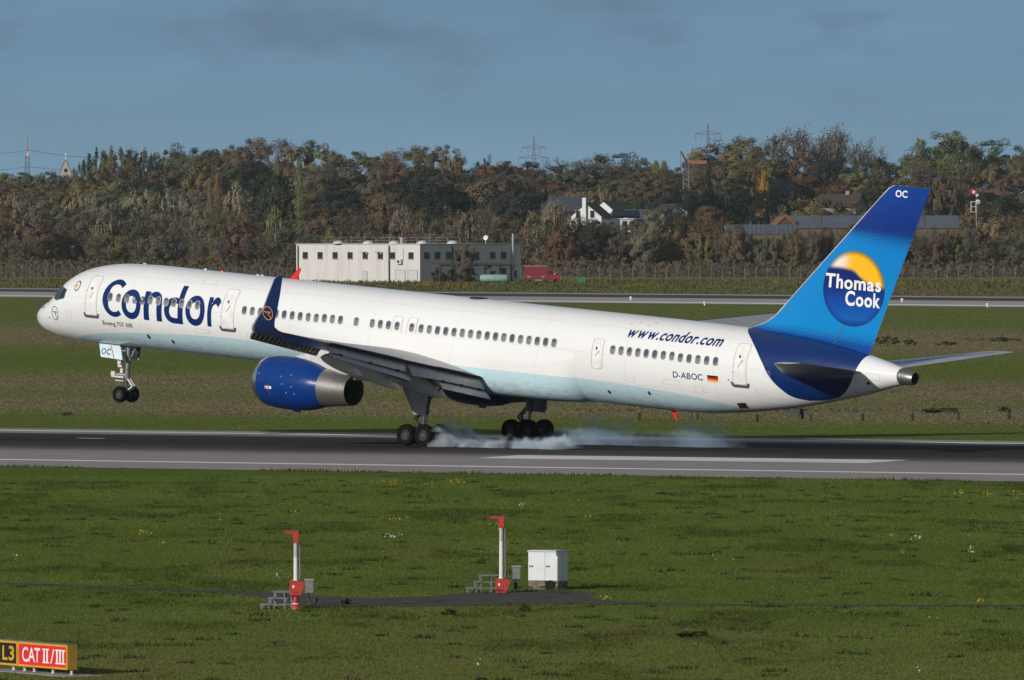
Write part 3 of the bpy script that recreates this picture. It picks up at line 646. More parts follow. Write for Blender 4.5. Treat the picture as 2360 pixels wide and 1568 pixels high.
def make_wing(side):
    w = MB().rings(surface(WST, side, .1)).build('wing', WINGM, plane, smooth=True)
    def double(y0, b0, y1, b1, mid=.55):
        A0 = te(y0); A1 = te(y1); A0 = (A0[0] - .30, A0[1] - .06); A1 = (A1[0] - .30, A1[1] - .06)
        m0, m1 = lerp2(A0, b0, mid), lerp2(A1, b1, mid)
        plate(y0, A0, m0, y1, A1, m1, .13, side).build('fore_flap', FLAPM, w, True)
        g0, g1 = lerp2(A0, b0, mid - .02), lerp2(A1, b1, mid - .02)
        plate(y0 + .03, (g0[0] - .03, g0[1] - .13), b0, y1 - .03, (g1[0] - .03, g1[1] - .13), b1, .10, side).build('aft_flap', FLAPM, w, True)
        for u in (.12, .48, .86):                      # short dark brackets across the slot
            p = (y0 + (y1 - y0) * u); q = lerp2(lerp2(A0, b0, mid), lerp2(A1, b1, mid), u)
            MB().box((q[0] + .02, side * p, q[1] - .02), (.22, .07, .10)).build('flap_bracket', DARKM, w)
    double(2.15, (31.28, -2.56), 6.0, (31.66, -1.98))
    A0 = te(6.05); A1 = te(8.0)
    plate(6.05, (A0[0] - .3, A0[1] - .06), (31.50, -1.60), 8.0, (A1[0] - .3, A1[1] - .06), (31.56, -1.36), .12, side).build('thrust_gate_flap', FLAPM, w, True)
    double(8.08, (31.60, -1.60), 14.55, (32.55, -.38))
    # spoilers: thin lids proud of the upper skin ahead of the flaps
    for y0, y1 in ((3.0, 5.6), (8.3, 10.2), (10.25, 12.2), (12.25, 14.2)):
        a0, a1 = te(y0), te(y1)
        m = MB(); off = .10
        P = [(a0[0] - .9, a0[1] + .13), (a0[0] + .04, a0[1] + .05)]; Q = [(a1[0] - .8, a1[1] + .10), (a1[0] + .04, a1[1] + .05)]
        m.prism([(P[0][0], side * y0, P[0][1]), (P[1][0], side * y0, P[1][1]), (Q[1][0], side * y1, Q[1][1]), (Q[0][0], side * y1, Q[0][1])], (0, 0, .025)); m.build('spoiler', FLAPM, w)
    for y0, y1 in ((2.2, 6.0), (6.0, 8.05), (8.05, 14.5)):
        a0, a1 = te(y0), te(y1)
        MB().prism([(a0[0] - .02, side * y0, a0[1] + .045), (a0[0] + .05, side * y0, a0[1] + .02), (a0[0] + .06, side * y0, a0[1] - .05), (a0[0] - .02, side * y0, a0[1] - .05)], (a1[0] - a0[0], side * (y1 - y0), a1[1] - a0[1])).build('flap_gap_shade', BLACK, w)  # solid black strip standing in for the shaded slot below the spoiler edge
    # slats, drooped ahead of the leading edge
    for y0, y1 in ((2.6, 5.5), (7.4, 10.1), (10.15, 12.9), (12.95, 15.7), (15.75, 18.7)):
        rr_ = []
        for k in range(4):
            y_ = y0 + (y1 - y0) * k / 3; s_, z_ = le(y_); sc = 1.25 - .028 * y_
            prof_ = [(.16, .16), (-.05, .13), (-.27, .02), (-.42, -.18), (-.47, -.40), (-.42, -.45), (-.33, -.36), (-.22, -.16), (-.06, .03), (.16, .13)]
            rr_.append([(s_ + a * sc, side * y_, z_ + b * sc) for a, b in prof_])
        sl = MB().rings(rr_).build('slat', FAIRM if y0 < 7 else COVE, w, True)
        for k in range(4):                             # ribs in the open cove
            y_ = y0 + (y1 - y0) * (k + .5) / 4; s_, z_ = le(y_); sc = 1.25 - .028 * y_
            MB().prism([(s_ - .36 * sc, side * y_, z_ - .38 * sc), (s_ - .10 * sc, side * y_, z_ - .16 * sc), (s_ + .05 * sc, side * y_, z_ + .0 * sc), (s_ - .25 * sc, side * y_, z_ - .10 * sc)], (0, .06, 0)).build('slat_rib', FAIRM, w)
    # canoe fairings of the flap tracks
    for y_, s0, z0, s1, z1, big in ((5.9, 27.9, -1.62, 31.75, -2.34, .30), (9.5, 28.7, -1.10, 32.0, -1.86, .27), (12.5, 29.9, -.62, 32.55, -1.16, .25)):
        rr_ = []
        for k in range(13):
            u = k / 12; e_ = (math.sin(math.pi * min(1, u / .5) / 2) ** .6 if u < .5 else max(.03, math.cos(math.pi / 2 * (u - .5) / .5) ** .8))
            bend = u * u
            c_ = (s0 + (s1 - s0) * u, z0 + (z1 - z0) * bend + .02)
            rr_.append([(c_[0], side * y_ + math.cos(a) * big * .62 * e_, c_[1] - .08 * u + math.sin(a) * big * 1.45 * e_) for a in (2 * math.pi * q / 12 for q in range(12))])
        MB().rings(rr_).build('flap_track_fairing', FAIRM, w, True)
    # winglet
    WL = [(19.0, 31.74, .76, 33.51, .88, .10), (19.28, 31.86, .86, 33.46, .97, .10), (19.48, 32.05, 1.08, 33.42, 1.12, .10), (19.60, 32.35, 1.38, 33.52, 1.38, .09), (19.70, 32.82, 1.86, 33.72, 1.86, .09), (19.84, 33.25, 2.6, 33.98, 2.6, .08), (19.97, 33.68, 3.30, 34.18, 3.34, .08), (20.0, 33.92, 3.44, 34.20, 3.46, .06)]
    rr_ = []; af = airfoil(1.0, 14, 0)
    for i, (y_, sl_, zl_, st_, zt_, tc_) in enumerate(WL):
        u = min(1, i / 3.0); L = st_ - sl_
        nrm = Vector((math.sin(u * math.pi / 2 * .93) * 1.0, math.cos(u * math.pi / 2 * .93)))   # thickness direction (inboard, up)
        rr_.append([(sl_ + L * x_, side * (y_ - nrm.x * q * tc_ * L), zl_ + (zt_ - zl_) * x_ + nrm.y * q * tc_ * L) for x_, q in af])
    mb = MB().rings(rr_)
    n = len(af)
    for fi, f_ in enumerate(mb.f):
        if len(f_) == 4 and all(abs((k % n) - 14) <= 3 for k in f_): mb.m[fi] = 1
    wl_ = mb.build('winglet', [blank('winglet_blue', (.0016, .015, .080), .25), mat('winglet_edge', (.33, .32, .30), .35, .3)], plane, True)
    zs = [q[2] for q in WL]; ys = [q[0] for q in WL]
    if side < 0:
        def pole(a, b): return (a, -(float(np.interp(b, zs, ys)) + .065), b)
        parent_of['crane_emblempole'] = wl_
        ring_emblem('crane_emblem', 33.20, 1.72, .30, .31, [GOLD], pole)
    return w
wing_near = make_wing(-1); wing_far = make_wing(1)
for o in kids(plane):
    if o is wing_far or (o.name.startswith('winglet') and o.data.vertices[0].co.y > 0): o.rotation_euler.x = .030      # the far wing rides a little high

# ---- engines
ENGB = blank('engine_blue', (.0018, .036, .195), .20); STEEL = mat('nozzle_steel', (.42, .39, .36), .36, .85, .12, 6)
LIP = mat('polished_lip', (.68, .68, .68), .22, .95, .06)
for side in (-1, 1):
    o0 = (21.2, side * 6.5, -2.42); axv = (1, 0, -.012)
    nac = MB().lathe([(.10, 1.045), (.22, 1.12), (.45, 1.185), (.8, 1.225), (1.3, 1.245), (1.9, 1.24), (2.5, 1.205), (2.9, 1.148), (3.3, 1.065), (3.55, .988), (3.90, .878), (3.90, .865)], o0, axv, 56).build('engine', ENGB, plane, True)
    MB().lathe([(.9, .90), (.35, .88), (.08, .92), (.0, .985), (.02, 1.025), (.10, 1.050), (.22, 1.123), (.36, 1.165)], o0, axv, 56).build('inlet_lip', LIP, nac, True)
    MB().lathe([(.88, .905), (.89, .25), (.55, .02)], o0, axv, 32).build('fan', DARKM, nac, True)
    MB().lathe([(3.88, .895), (4.2, .855), (4.72, .785)], o0, axv, 56).build('exhaust_nozzle', STEEL, nac, True)
    MB().lathe([(4.722, .785), (5.1, .735), (5.46, .70), (5.47, .685), (5.3, .68), (4.2, .66)], o0, axv, 56).build('nozzle_ring', STEEL, nac, True)
    MB().lathe([(4.25, .66), (4.26, .36), (5.05, .05)], o0, axv, 32, caps=(False, True)).build('exhaust_core', BLACK, nac, True)
    for h_, r in ((.95, 1.238), (1.98, 1.24)):
        MB().lathe([(h_ - .011, r + .002), (h_ + .011, r + .003)], o0, axv, 56).build('cowl_joint', mat('joint_dark', (.01, .012, .03), .5), nac)
    if side < 0:
        Yc = side * 6.5
        def cowl(a, ang, r=1.25):                      # point of the cowl: distance aft, angle below the horizontal on the near side
            return (o0[0] + a, Yc - math.cos(ang) * r, o0[2] - math.sin(ang) * r)
        m = MB().add([cowl(1.02, R(8)), cowl(1.42, R(8)), cowl(1.42, R(14)), cowl(1.02, R(14))], [(0, 1, 2, 3)]); m.build('warning_sticker', mat('sticker_white', (.75, .73, .72), .4), nac)
        m = MB()
        for a in (1.05, 1.20): m.add([cowl(a, R(8.7), 1.253), cowl(a + .07, R(8.7), 1.253), cowl(a + .07, R(13.3), 1.253), cowl(a, R(13.3), 1.253)], [(0, 1, 2, 3)])
        m.build('warning_mark', REDM, nac)
        m = MB()
        for k in range(6): m.add([cowl(1.16 + .045 * k, R(15 + 5 * k)), cowl(1.20 + .045 * k, R(15 + 5 * k)), cowl(1.245 + .045 * k, R(20 + 5 * k)), cowl(1.205 + .045 * k, R(20 + 5 * k))], [(0, 1, 2, 3)])
        m.build('danger_line', mat('faded_red', (.35, .02, .06), .5), nac)
        for a, g in ((.55, -18), (1.95, -16), (2.05, 0), (2.5, -22), (2.6, 4), (2.3, 18), (2.75, 20), (1.85, 30)):
            MB().add([cowl(a, R(g), 1.20 if a > 2.4 else 1.246), cowl(a + .07, R(g), 1.20 if a > 2.4 else 1.246), cowl(a + .07, R(g + 1.3), 1.20 if a > 2.4 else 1.246), cowl(a, R(g + 1.3), 1.20 if a > 2.4 else 1.246)], [(0, 1, 2, 3)]).build('cowl_mark', LGREY, nac)
        MB().add([cowl(1.95, R(24)), cowl(2.02, R(24)), cowl(2.12, R(38)), cowl(2.05, R(38))], [(0, 1, 2, 3)]).build('cowl_slot', BLACK, nac)
    MB().box((o0[0] + 2.0, side * 6.5, o0[2] - 1.27), (.35, .12, .16)).build('drain_mast', ENGB, nac)
    # pylon
    rr_ = []
    for z_, s0, s1, w_ in ((-1.85, 22.6, 26.7, .16), (-1.2, 22.9, 27.8, .17), (-.95, 23.6, 28.6, .17), (-.6, 24.9, 28.8, .15)):
        rr_.append([(s0 + (s1 - s0) * x_, side * 6.5 + q * w_ * 2.6, z_) for x_, q in airfoil(.8, 10, 0)])
    MB().rings(rr_).build('pylon', mat('pylon_paint', (.55, .55, .54), .35), nac, True)
    rr_ = []                                            # the grey tail of the pylon sweeping back under the wing
    for k in range(9):
        u = k / 8; e_ = (1 - u) ** .6 if k < 8 else .06
        rr_.append([(25.6 + 4.0 * u, side * 6.5 + math.cos(a) * .2 * e_, -1.55 - .25 * u + math.sin(a) * .45 * e_) for a in (2 * math.pi * q / 10 for q in range(10))])
    MB().rings(rr_).build('pylon_fairing', FAIRM, nac, True)

# ---- tail fin
FINLE = [(1.0, 44.6), (1.70, 44.3), (1.84, 44.75), (1.98, 45.2), (2.2, 45.7), (2.51, 46.17), (3.5, 47.15), (5, 48.63), (7, 50.61), (8.55, 52.15), (8.74, 52.38), (8.84, 52.62)]
def fin_le(z): return float(np.interp(z, [q[0] for q in FINLE], [q[1] for q in FINLE]))
def fin_te(z): return 51.77 + (z - 1.17) * (54.73 - 51.77) / (8.86 - 1.17)
def fin_y(s, z):
    a, b = fin_le(z), fin_te(z); x_ = min(1, max(0, (s - a) / (b - a))); t_ = .085
    return 5 * t_ * (.2969 * math.sqrt(x_) - .126 * x_ - .3516 * x_ * x_ + .2843 * x_ ** 3 - .1015 * x_ ** 4) * min(b - a, 5.6)
rr_ = []; xs_ = [(1 - math.cos(math.pi * k / 18)) / 2 for k in range(19)]
for z_ in (1.0, 1.7, 1.84, 1.98, 2.2, 2.51, 3.0, 3.5, 4.2, 5, 6, 7, 8, 8.55, 8.74, 8.84):
    a, b = fin_le(z_), fin_te(z_)
    ring = [(a + (b - a) * x_, fin_y(a + (b - a) * x_, z_), z_) for x_ in reversed(xs_)] + [(a + (b - a) * x_, -fin_y(a + (b - a) * x_, z_), z_) for x_ in xs_[1:-1]]
    rr_.append(ring)
t = NT('fin_paint', .22); x, y, z = t.xyz()
u_ = t.math('SUBTRACT', t.math('FRACT', t.math('DIVIDE', t.math('ADD', x, z), .172)), .5); v_ = t.math('SUBTRACT', t.math('FRACT', t.math('DIVIDE', t.math('SUBTRACT', x, z), .172)), .5)
dist = t.math('SQRT', t.math('ADD', t.math('MULTIPLY', u_, u_), t.math('MULTIPLY', v_, v_)))
zl = t.math('SUBTRACT', 6.15, t.math('MULTIPLY', t.math('SUBTRACT', x, 50.13), .17)); tt1 = t.math('DIVIDE', t.math('SUBTRACT', z, zl), t.math('SUBTRACT', 7.0, zl))
zb2 = t.math('SUBTRACT', 1.78, t.math('MULTIPLY', t.math('SUBTRACT', x, 44.7), .085)); tt2 = t.math('DIVIDE', t.math('SUBTRACT', 2.32, z), t.math('SUBTRACT', 2.32, zb2))
tm = t.math('MAXIMUM', tt1, t.math('MINIMUM', tt2, .80))
dk = t.math('LESS_THAN', dist, t.math('MULTIPLY', tm, .73)); dk = t.math('MAXIMUM', dk, t.math('LESS_THAN', z, t.math('ADD', zb2, .02)))
fc = t.mix(t.rng(z, 2, 7), (.002, .225, .56), (.002, .185, .52))
top = t.mix(t.rng(z, 6.6, 8.4), (.003, .022, .17), (.003, .040, .24))
col = t.mix(dk, fc, t.mix(t.math('LESS_THAN', z, 4.0), top, (.003, .045, .26)))
sle = t.math('ADD', 44.0, t.math('MULTIPLY', t.curve(t.math('DIVIDE', t.math('SUBTRACT', z, 1.6), 7.4), [((b - 1.6) / 7.4, (a - 44) / 9) for b, a in FINLE[1:]]), 9.0))
edge = t.math('MULTIPLY', t.math('LESS_THAN', x, t.math('ADD', sle, .11)), t.math('GREATER_THAN', z, 1.75))
hng = t.math('ADD', 49.74, t.math('MULTIPLY', t.math('SUBTRACT', z, 1.4), .582))
hl = t.math('MULTIPLY', t.math('LESS_THAN', t.math('ABSOLUTE', t.math('SUBTRACT', x, hng)), .012), .35)
col = t.mix(hl, col, (.02, .03, .05))
oil = t.math('MULTIPLY', t.math('LESS_THAN', t.math('ABSOLUTE', t.math('SUBTRACT', x, t.math('ADD', hng, t.math('MULTIPLY', t.math('SUBTRACT', t.noise(3.5, 2), .5), .35)))), .035), t.rng(z, 1.3, 3.4, .75, 0))
col = t.mix(oil, col, (.10, .06, .04))
col = t.mix(edge, col, (.62, .61, .58)); t.color(col); t.p.inputs['Coat Weight'].default_value = .25
fin = MB().rings(rr_).build('tail_fin', t.m, plane, smooth=True)
def on_fin(off): return lambda a, b: (a, -fin_y(a, b) - off, b)
# printed globe
t = NT('globe_print', .25); x, y, z = t.xyz()
X = t.math('DIVIDE', t.math('SUBTRACT', x, 50.76), 1.71); Z = t.math('DIVIDE', t.math('SUBTRACT', z, 4.06), 1.70)
rr2 = t.math('SQRT', t.math('ADD', t.math('MULTIPLY', X, X), t.math('MULTIPLY', Z, Z)))
low = t.ramp(t.math('ADD', t.math('MULTIPLY', Z, .5), .5), [(.0, (.004, .05, .25)), (.10, (.004, .10, .40)), (.28, (.003, .065, .34)), (.5, (.003, .022, .17)), (.75, (.003, .014, .12)), (1, (.003, .012, .1))])
low = t.mix(t.rng(rr2, .82, 1.0, 0, .6), low, (.003, .02, .14))
fX = t.math('SUBTRACT', t.math('MULTIPLY', t.curve(t.math('MULTIPLY', t.math('ADD', X, 1.0), .5), [(0, .75), (.38, .75), (.50, .725), (.60, .655), (.70, .60), (.85, .55), (1, .53)]), 2.0), 1.0)
cap = t.rng(t.math('SUBTRACT', Z, fX), -.05, .09, 0, 1, True)
yel = t.mix(t.rng(X, -.55, -.05, 0, 1, True), (.80, .74, .70), (.86, .46, .012))
yel = t.mix(t.rng(rr2, .86, 1.0, 0, .85), yel, (.10, .05, .02))
t.color(t.mix(cap, low, yel))
m = MB(); n = 40; rs_ = [0, .2, .4, .6, .8, .93, 1.0]
ringp = [[(50.76 + 1.71 * r * math.cos(2 * math.pi * k / n), 4.06 + 1.70 * r * math.sin(2 * math.pi * k / n)) for k in range(n)] for r in rs_[1:]]
m.add([on_fin(.006)(50.76, 4.06)] + [on_fin(.006)(*p) for r in ringp for p in r], [(0, 1 + k, 1 + (k + 1) % n) for k in range(n)] + [(1 + j * n + k, 1 + (j + 1) * n + k, 1 + (j + 1) * n + (k + 1) % n, 1 + j * n + (k + 1) % n) for j in range(5) for k in range(n)])
m.build('globe_emblem', t.m, fin, True)
FW = mat('fin_white', (.80, .79, .77), .35)
letters(word('Thomas', 49.17, 52.27, 4.02, 4.66), .027, on_fin(.014), [4.2, 4.4], [49.5 + .3 * k for k in range(10)]).build('tail_lettering', FW, fin)
letters(word('Cook', 50.35, 52.25, 3.29, 3.95), .027, on_fin(.014), [3.5, 3.7], [50.5 + .3 * k for k in range(7)]).build('tail_lettering', FW, fin)
letters(word('OC', 52.83, 53.49, 8.34, 8.65), .022, on_fin(.010)).build('tail_lettering', FW, fin)

# ---- tailplanes
STB = [(.7, 47.3, .0, 51.9, .42, .09), (1.5, 47.95, .10, 52.25, .50, .09), (4.5, 50.2, .50, 53.2, .78, .09), (7.2, 52.2, .88, 54.0, 1.03, .09), (7.5, 52.5, .93, 54.06, 1.06, .07), (7.62, 52.9, .96, 54.05, 1.07, .04)]
t = NT('tailplane_paint', .3); t.color(t.ramp(t.noise(1.5, 4, .6, stretch=(.4, 1, 1)), [(.3, (.30, .31, .33)), (.7, (.40, .41, .43))])); STM = t.m
for side in (-1, 1):
    mb = MB().rings(surface(STB, side, .09, 0.0)); n = 28
    for fi, f_ in enumerate(mb.f):
        if len(f_) == 4 and all(abs((k % n) - 14) <= 3 for k in f_): mb.m[fi] = 1
    sb = mb.build('tailplane', [STM, mat('leading_edge_metal', (.62, .61, .60), .3, .6)], plane, True)
    if side > 0: sb.rotation_euler.x = .045
    m = MB(); a0, a1 = (1.9, 51.35, .47), (7.0, 53.45, .99)
    for q in (-.0, 1.2):
        m.tube((a0[1] + q * .0, side * a0[0], a0[2] + .16), (a1[1], side * a1[0], a1[2] + .06), .012, n=4)
    m.build('elevator_joint', DARKM, sb)

# ---- landing gear
GEARM = mat('gear_grey', (.23, .23, .235), .4, .3, .2); CHROME = mat('oleo_chrome', (.6, .6, .62), .15, 1.0); GWHITE = mat('gear_white', (.62, .61, .59), .4, 0, .1)
DOORM = mat('gear_door_paint', (.40, .39, .375), .38, 0, .1, 1.0)
def make_wheel(loc, rad, wid, rim, out):
    """out: +1 or -1, side (y) on which the wheel disc shows"""
    h = wid / 2
    wh = MB().lathe([(-h * .55, rim), (-h * .85, rim * 1.12), (-h, rad * .80), (-h * .86, rad * .95), (-h * .45, rad), (h * .45, rad), (h * .86, rad * .95), (h, rad * .80), (h * .85, rim * 1.12), (h * .55, rim)], (0, 0, 0), (0, 1, 0), 36).build('wheel', RUBBER, plane, True, loc)
    m = MB()
    for q in (-1, 1):
        m.lathe([(q * h * .62, rim * 1.10), (q * h * .72, rim * 1.0), (q * h * .60, rim * .92), (q * h * .35, rim * .85), (q * h * .30, rim * .35), (q * h * .55, rim * .30), (q * h * .62, .002)], (0, 0, 0), (0, 1, 0), 30)
    m.build('rim', mat('rim_grey', (.09, .08, .072), .5, .4, .15), wh, True)
    m = MB(); n = 16
    for k in range(n):
        a = 2 * math.pi * k / n; a2 = a + .16
        for q in (-1, 1):
            y_ = q * h * .37
            m.add([(math.cos(b) * r * rim, y_, math.sin(b) * r * rim) for b, r in ((a, .48), (a2, .48), (a2 + .02, .80), (a - .02, .80))], [(0, 1, 2, 3)])
    m.build('vent_holes', BLACK, wh)['kind'] = 'stuff'
    return wh
# main legs
TL = AL                                              # bogies lie level on the runway
BZ = -4.40
for side in (-1, 1):
    yc = side * 3.66; zlift = .10 if side > 0 else 0
    c0 = Vector((28.57, yc, BZ + zlift))
    g = MB()
    g.tube((28.72, yc + side * -.1, -1.6), (28.60, yc, -3.35), .19, .17, 14).tube((28.60, yc, -3.2), (28.60, yc, -3.42), .22, .22, 14)
    g.tube((28.2, yc - side * .9, -1.7), (28.58, yc, -3.0), .07, .06, 8).tube((28.9, yc - side * 1.3, -1.75), (28.62, yc, -2.95), .07, .06, 8)
    g.tube((28.95, yc - .02, -1.6), (28.85, yc, -3.0), .05, .05, 8)
    gear = g.build('main_gear', GEARM, plane, True)
    MB().tube((28.60, yc, -3.4), (28.57, yc, BZ + zlift + .05), .115, .115, 14).build('oleo_piston', CHROME, gear, True)
    m = MB(); cx_ = c0
    m.tube((28.0, yc, BZ + zlift - .042), (29.14, yc, BZ + zlift + .042), .11, .11, 10)
    for d in (-.55, .55): m.tube((c0.x + d, yc - .5, c0.z + d * .072), (c0.x + d, yc + .5, c0.z + d * .072), .075, .075, 10)
    m.build('bogie_beam', GEARM, gear, True)
    m = MB()                                             # torque links ahead of the piston
    m.path([(28.42, yc - .1, -3.30), (28.02, yc - .1, -3.72), (28.38, yc - .1, BZ + zlift + .22)], .045, 6).path([(28.42, yc + .1, -3.30), (28.02, yc + .1, -3.72), (28.38, yc + .1, BZ + zlift + .22)], .045, 6)
    m.path([(28.30, yc, -3.35), (28.15, yc, -3.55), (28.28, yc, -3.9), (28.2, yc, -4.2)], .03, 5); m.build('torque_link', DARKM, gear)
    m = MB(); m.path([(28.85, yc - .1, -2.2), (28.95, yc - .12, -2.7), (28.80, yc - .1, -3.2), (28.86, yc - .1, -3.5)], .03, 5); m.build('brake_hose', DARKM, gear)
    for d in (-.55, .55):
        for q in (-.54, .54): make_wheel((c0.x + d, yc + q, c0.z + d * .072), .505, .37, .25, q)
    # leg door on the outboard side
    pts = [(27.66, -2.33), (28.40, -3.44), (29.10, -3.46), (29.27, -2.0), (29.0, -1.5), (28.0, -1.6)]
    yo = yc + side * .52
    MB().prism([(a, yo + side * (.25 if b > -2 else 0), b) for a, b in pts], (0, side * .06, 0)).build('gear_door', DOORM, gear)
    if side > 0: MB().box((29.0, yc + .5, -2.75), (.45, .06, 1.15)).build('inner_door', GEARM, gear)
# nose leg
g = MB(); nx, nz = 6.10, -4.47
g.tube((6.15, 0, -1.9), (6.12, 0, -3.75), .12, .11, 12).tube((6.12, 0, -3.45), (6.12, 0, -3.7), .155, .155, 12).tube((6.75, 0, -1.95), (6.16, 0, -3.0), .06, .06, 8).tube((5.7, .15, -2.0), (6.1, .05, -2.8), .05, .05, 8)
ng = g.build('nose_gear', GEARM, plane, True)
MB().tube((6.12, 0, -3.7), (nx, 0, nz), .075, .075, 12).tube((nx, -.42, nz), (nx, .42, nz), .06, .06, 10).build('oleo_piston', CHROME, ng, True)
m = MB(); m.path([(6.24, -.08, -3.72), (6.58, -.08, -4.05), (6.2, -.08, nz + .14)], .045, 6).path([(6.24, .08, -3.72), (6.58, .08, -4.05), (6.2, .08, nz + .14)], .045, 6); m.build('torque_link', GWHITE, ng)
m = MB(); m.box((5.78, -.14, -2.98), (.26, .10, .42)).box((5.86, -.26, -2.86), (.22, .16, .34)); m.build('taxi_light', GWHITE, ng)
m = MB(); m.box((5.86, -.05, -3.36), (.16, .2, .22)).tube((5.30, -.20, -3.66), (6.1, -.20, -3.66), .055, .055, 8).tube((5.55, -.2, -3.84), (6.1, -.2, -3.84), .03, .03, 6).tube((5.5, -.14, -3.54), (6.1, -.14, -3.54), .03, .03, 6).box((5.42, -.2, -3.52), (.26, .14, .20))
m.build('steering_cylinder', GWHITE, ng)
m = MB(); m.path([(6.3, -.05, -2.5), (6.42, -.08, -2.9), (6.28, -.08, -3.15), (6.3, -.06, -3.5)], .025, 5).path([(6.2, .06, -2.6), (6.0, .0, -3.0), (6.2, -.1, -3.3)], .02, 5); m.build('hydraulic_hose', DARKM, ng)
for q in (-.41, .41): make_wheel((nx, q, nz), .395, .30, .20, q)
for side in (-1, 1):
    y0, y1 = side * .44, side * .56
    d = MB().prism([(4.62, y0, -2.14), (5.95, y0, -2.14), (6.05, y0, -2.22), (6.32, y1, -2.80), (4.88, y1, -2.76)], (0, side * .035, 0)).build('nose_gear_door', mat('door_pale', (.60, .73, .76), .3), ng)
    if side < 0:
        letters(word('OC', 4.86, 5.47, -2.62, -2.34), .016, lambda a, b: (a, y0 - .040 - (y0 - y1) * (-2.18 - b) / .62 - .006, b)).build('door_lettering', NAVYM, ng)
        q = MB().add([(5.38, y0 - .042, -2.16), (5.43, y0 - .042, -2.16), (5.79, y1 - .042, -2.785), (5.74, y1 - .042, -2.785)], [(0, 1, 2, 3)]); q.build('door_stripe', mat('stripe_red', (.35, .02, .05), .5), ng)
    MB().prism([(6.2, side * .30, -2.08), (6.62, side * .30, -2.08), (6.5, side * .36, -2.66), (6.25, side * .36, -2.66)], (0, side * .03, 0)).build('rear_door', DARKM, ng) if side > 0 else None

# ================================================================ TYRE SMOKE
def smoke(name, label, start, end, w0, w1, h, dens, seed, hump, tone):
    """a low rolling cloud from start to end (ground points), as a closed hull filled with an uneven volume"""
    a, b = Vector(start), Vector(end); d = (b - a).normalized(); L = (b - a).length; n = Vector((-d.y, d.x, 0))
    rr = []; N = 26
    for k in range(N + 1):
        u = k / N; hh = h * hump(u); ww = w0 + (w1 - w0) * u; e_ = min(1, .25 + 6 * u, .3 + 5 * (1 - u)); ww *= e_
        rr.append([(L * u, math.cos(t_) * ww, .025 + hh * math.sin(t_)) for t_ in (math.pi * q / 12 for q in range(13))])
    mb = MB().rings(rr)
    t = NT(name, 1.0); t.t.nodes.remove(t.p); out = [q for q in t.t.nodes if q.type == 'OUTPUT_MATERIAL'][0]
    x, y, z = t.xyz(); v = t.n('ShaderNodeVolumePrincipled'); v.inputs['Color'].default_value = (*tone, 1); v.inputs['Anisotropy'].default_value = -.1
    mpn = t.n('ShaderNodeMapping'); mpn.inputs['Location'].default_value = (seed * 7.3, seed * 3.1, seed); t.l(t.obj(), mpn.inputs[0])
    nz_ = t.noise(.95, 5, .60, vec=mpn.outputs[0], dist=1.0); nb = t.noise(.42, 2, .5, vec=mpn.outputs[0])
    hx = t.curve(t.math('DIVIDE', x, L), [(q / 10, min(1, hump(q / 10) * .62)) for q in range(11)])
    top = t.math('MULTIPLY', hx, h / .62)
    fz = t.math('SUBTRACT', 1.0, t.math('DIVIDE', z, top))                      # 1 at the ground, 0 at the top of the plume
    wy = t.math('ADD', w0, t.math('MULTIPLY', t.math('DIVIDE', x, L), w1 - w0))
    fy = t.math('SUBTRACT', 1.0, t.math('POWER', t.math('ABSOLUTE', t.math('DIVIDE', y, wy)), 2.0))
    ends = t.math('MULTIPLY', t.rng(x, 0, 1.6), t.rng(x, L, L - 3.0))
    body = t.math('MULTIPLY', t.math('MULTIPLY', t.rng(fz, 0, .72), t.rng(fy, 0, .75)), ends)
    shape = t.math('ADD', t.math('MULTIPLY', t.math('SUBTRACT', nz_, .5), 4.6), t.math('MULTIPLY', t.math('SUBTRACT', nb, .5), 2.6))
    dn = t.rng(t.math('ADD', shape, t.math('MULTIPLY', t.math('SUBTRACT', body, .50), 1.5)), .0, 1.0, 0, 1, True)
    dn = t.math('MULTIPLY', dn, t.rng(body, 0, .25))
    fall = t.curve(t.math('DIVIDE', x, L), [(0, .5), (.05, .9), (.2, 1), (.40, .6), (.60, .30), (.75, .75), (.86, .40), (1, .05)])
    t.l(t.math('MULTIPLY', t.math('MULTIPLY', dn, fall), dens), v.inputs['Density']); t.l(v.outputs[0], out.inputs['Volume'])
    o = mb.build(name, t.m, smooth=True); o.location = a; o.rotation_euler = (0, 0, math.atan2(d.y, d.x))
    return tag(o, label, 'smoke', 'tyre smoke behind the wheels')
HD = Vector((math.cos(TH), -math.sin(TH), 0))
wl_ = PORG + AX * 28.9 + AY * -3.66; wl_.z = 0; wr_ = PORG + AX * 28.9 + AY * 3.66; wr_.z = 0
smoke('tyre_smoke', 'dense pale grey smoke rolling back from the near main wheels', wl_ + HD * -.7, wl_ + HD * 10.5, 1.0, 1.5, 1.75, 3.7, 1, lambda u: .46 + .55 * math.exp(-((u - .16) / .16) ** 2) + .1 * math.sin(u * 17), (.78, .88, .97))
smoke('tyre_smoke', 'thin bluish smoke drifting back from the far main wheels under the tail', wr_ + HD * -.9, wr_ + HD * 14.0, .8, 1.7, 2.8, .62, 4, lambda u: .42 + .25 * math.exp(-((u - .30) / .14) ** 2) + .62 * math.exp(-((u - .76) / .07) ** 2), (.62, .80, .97))

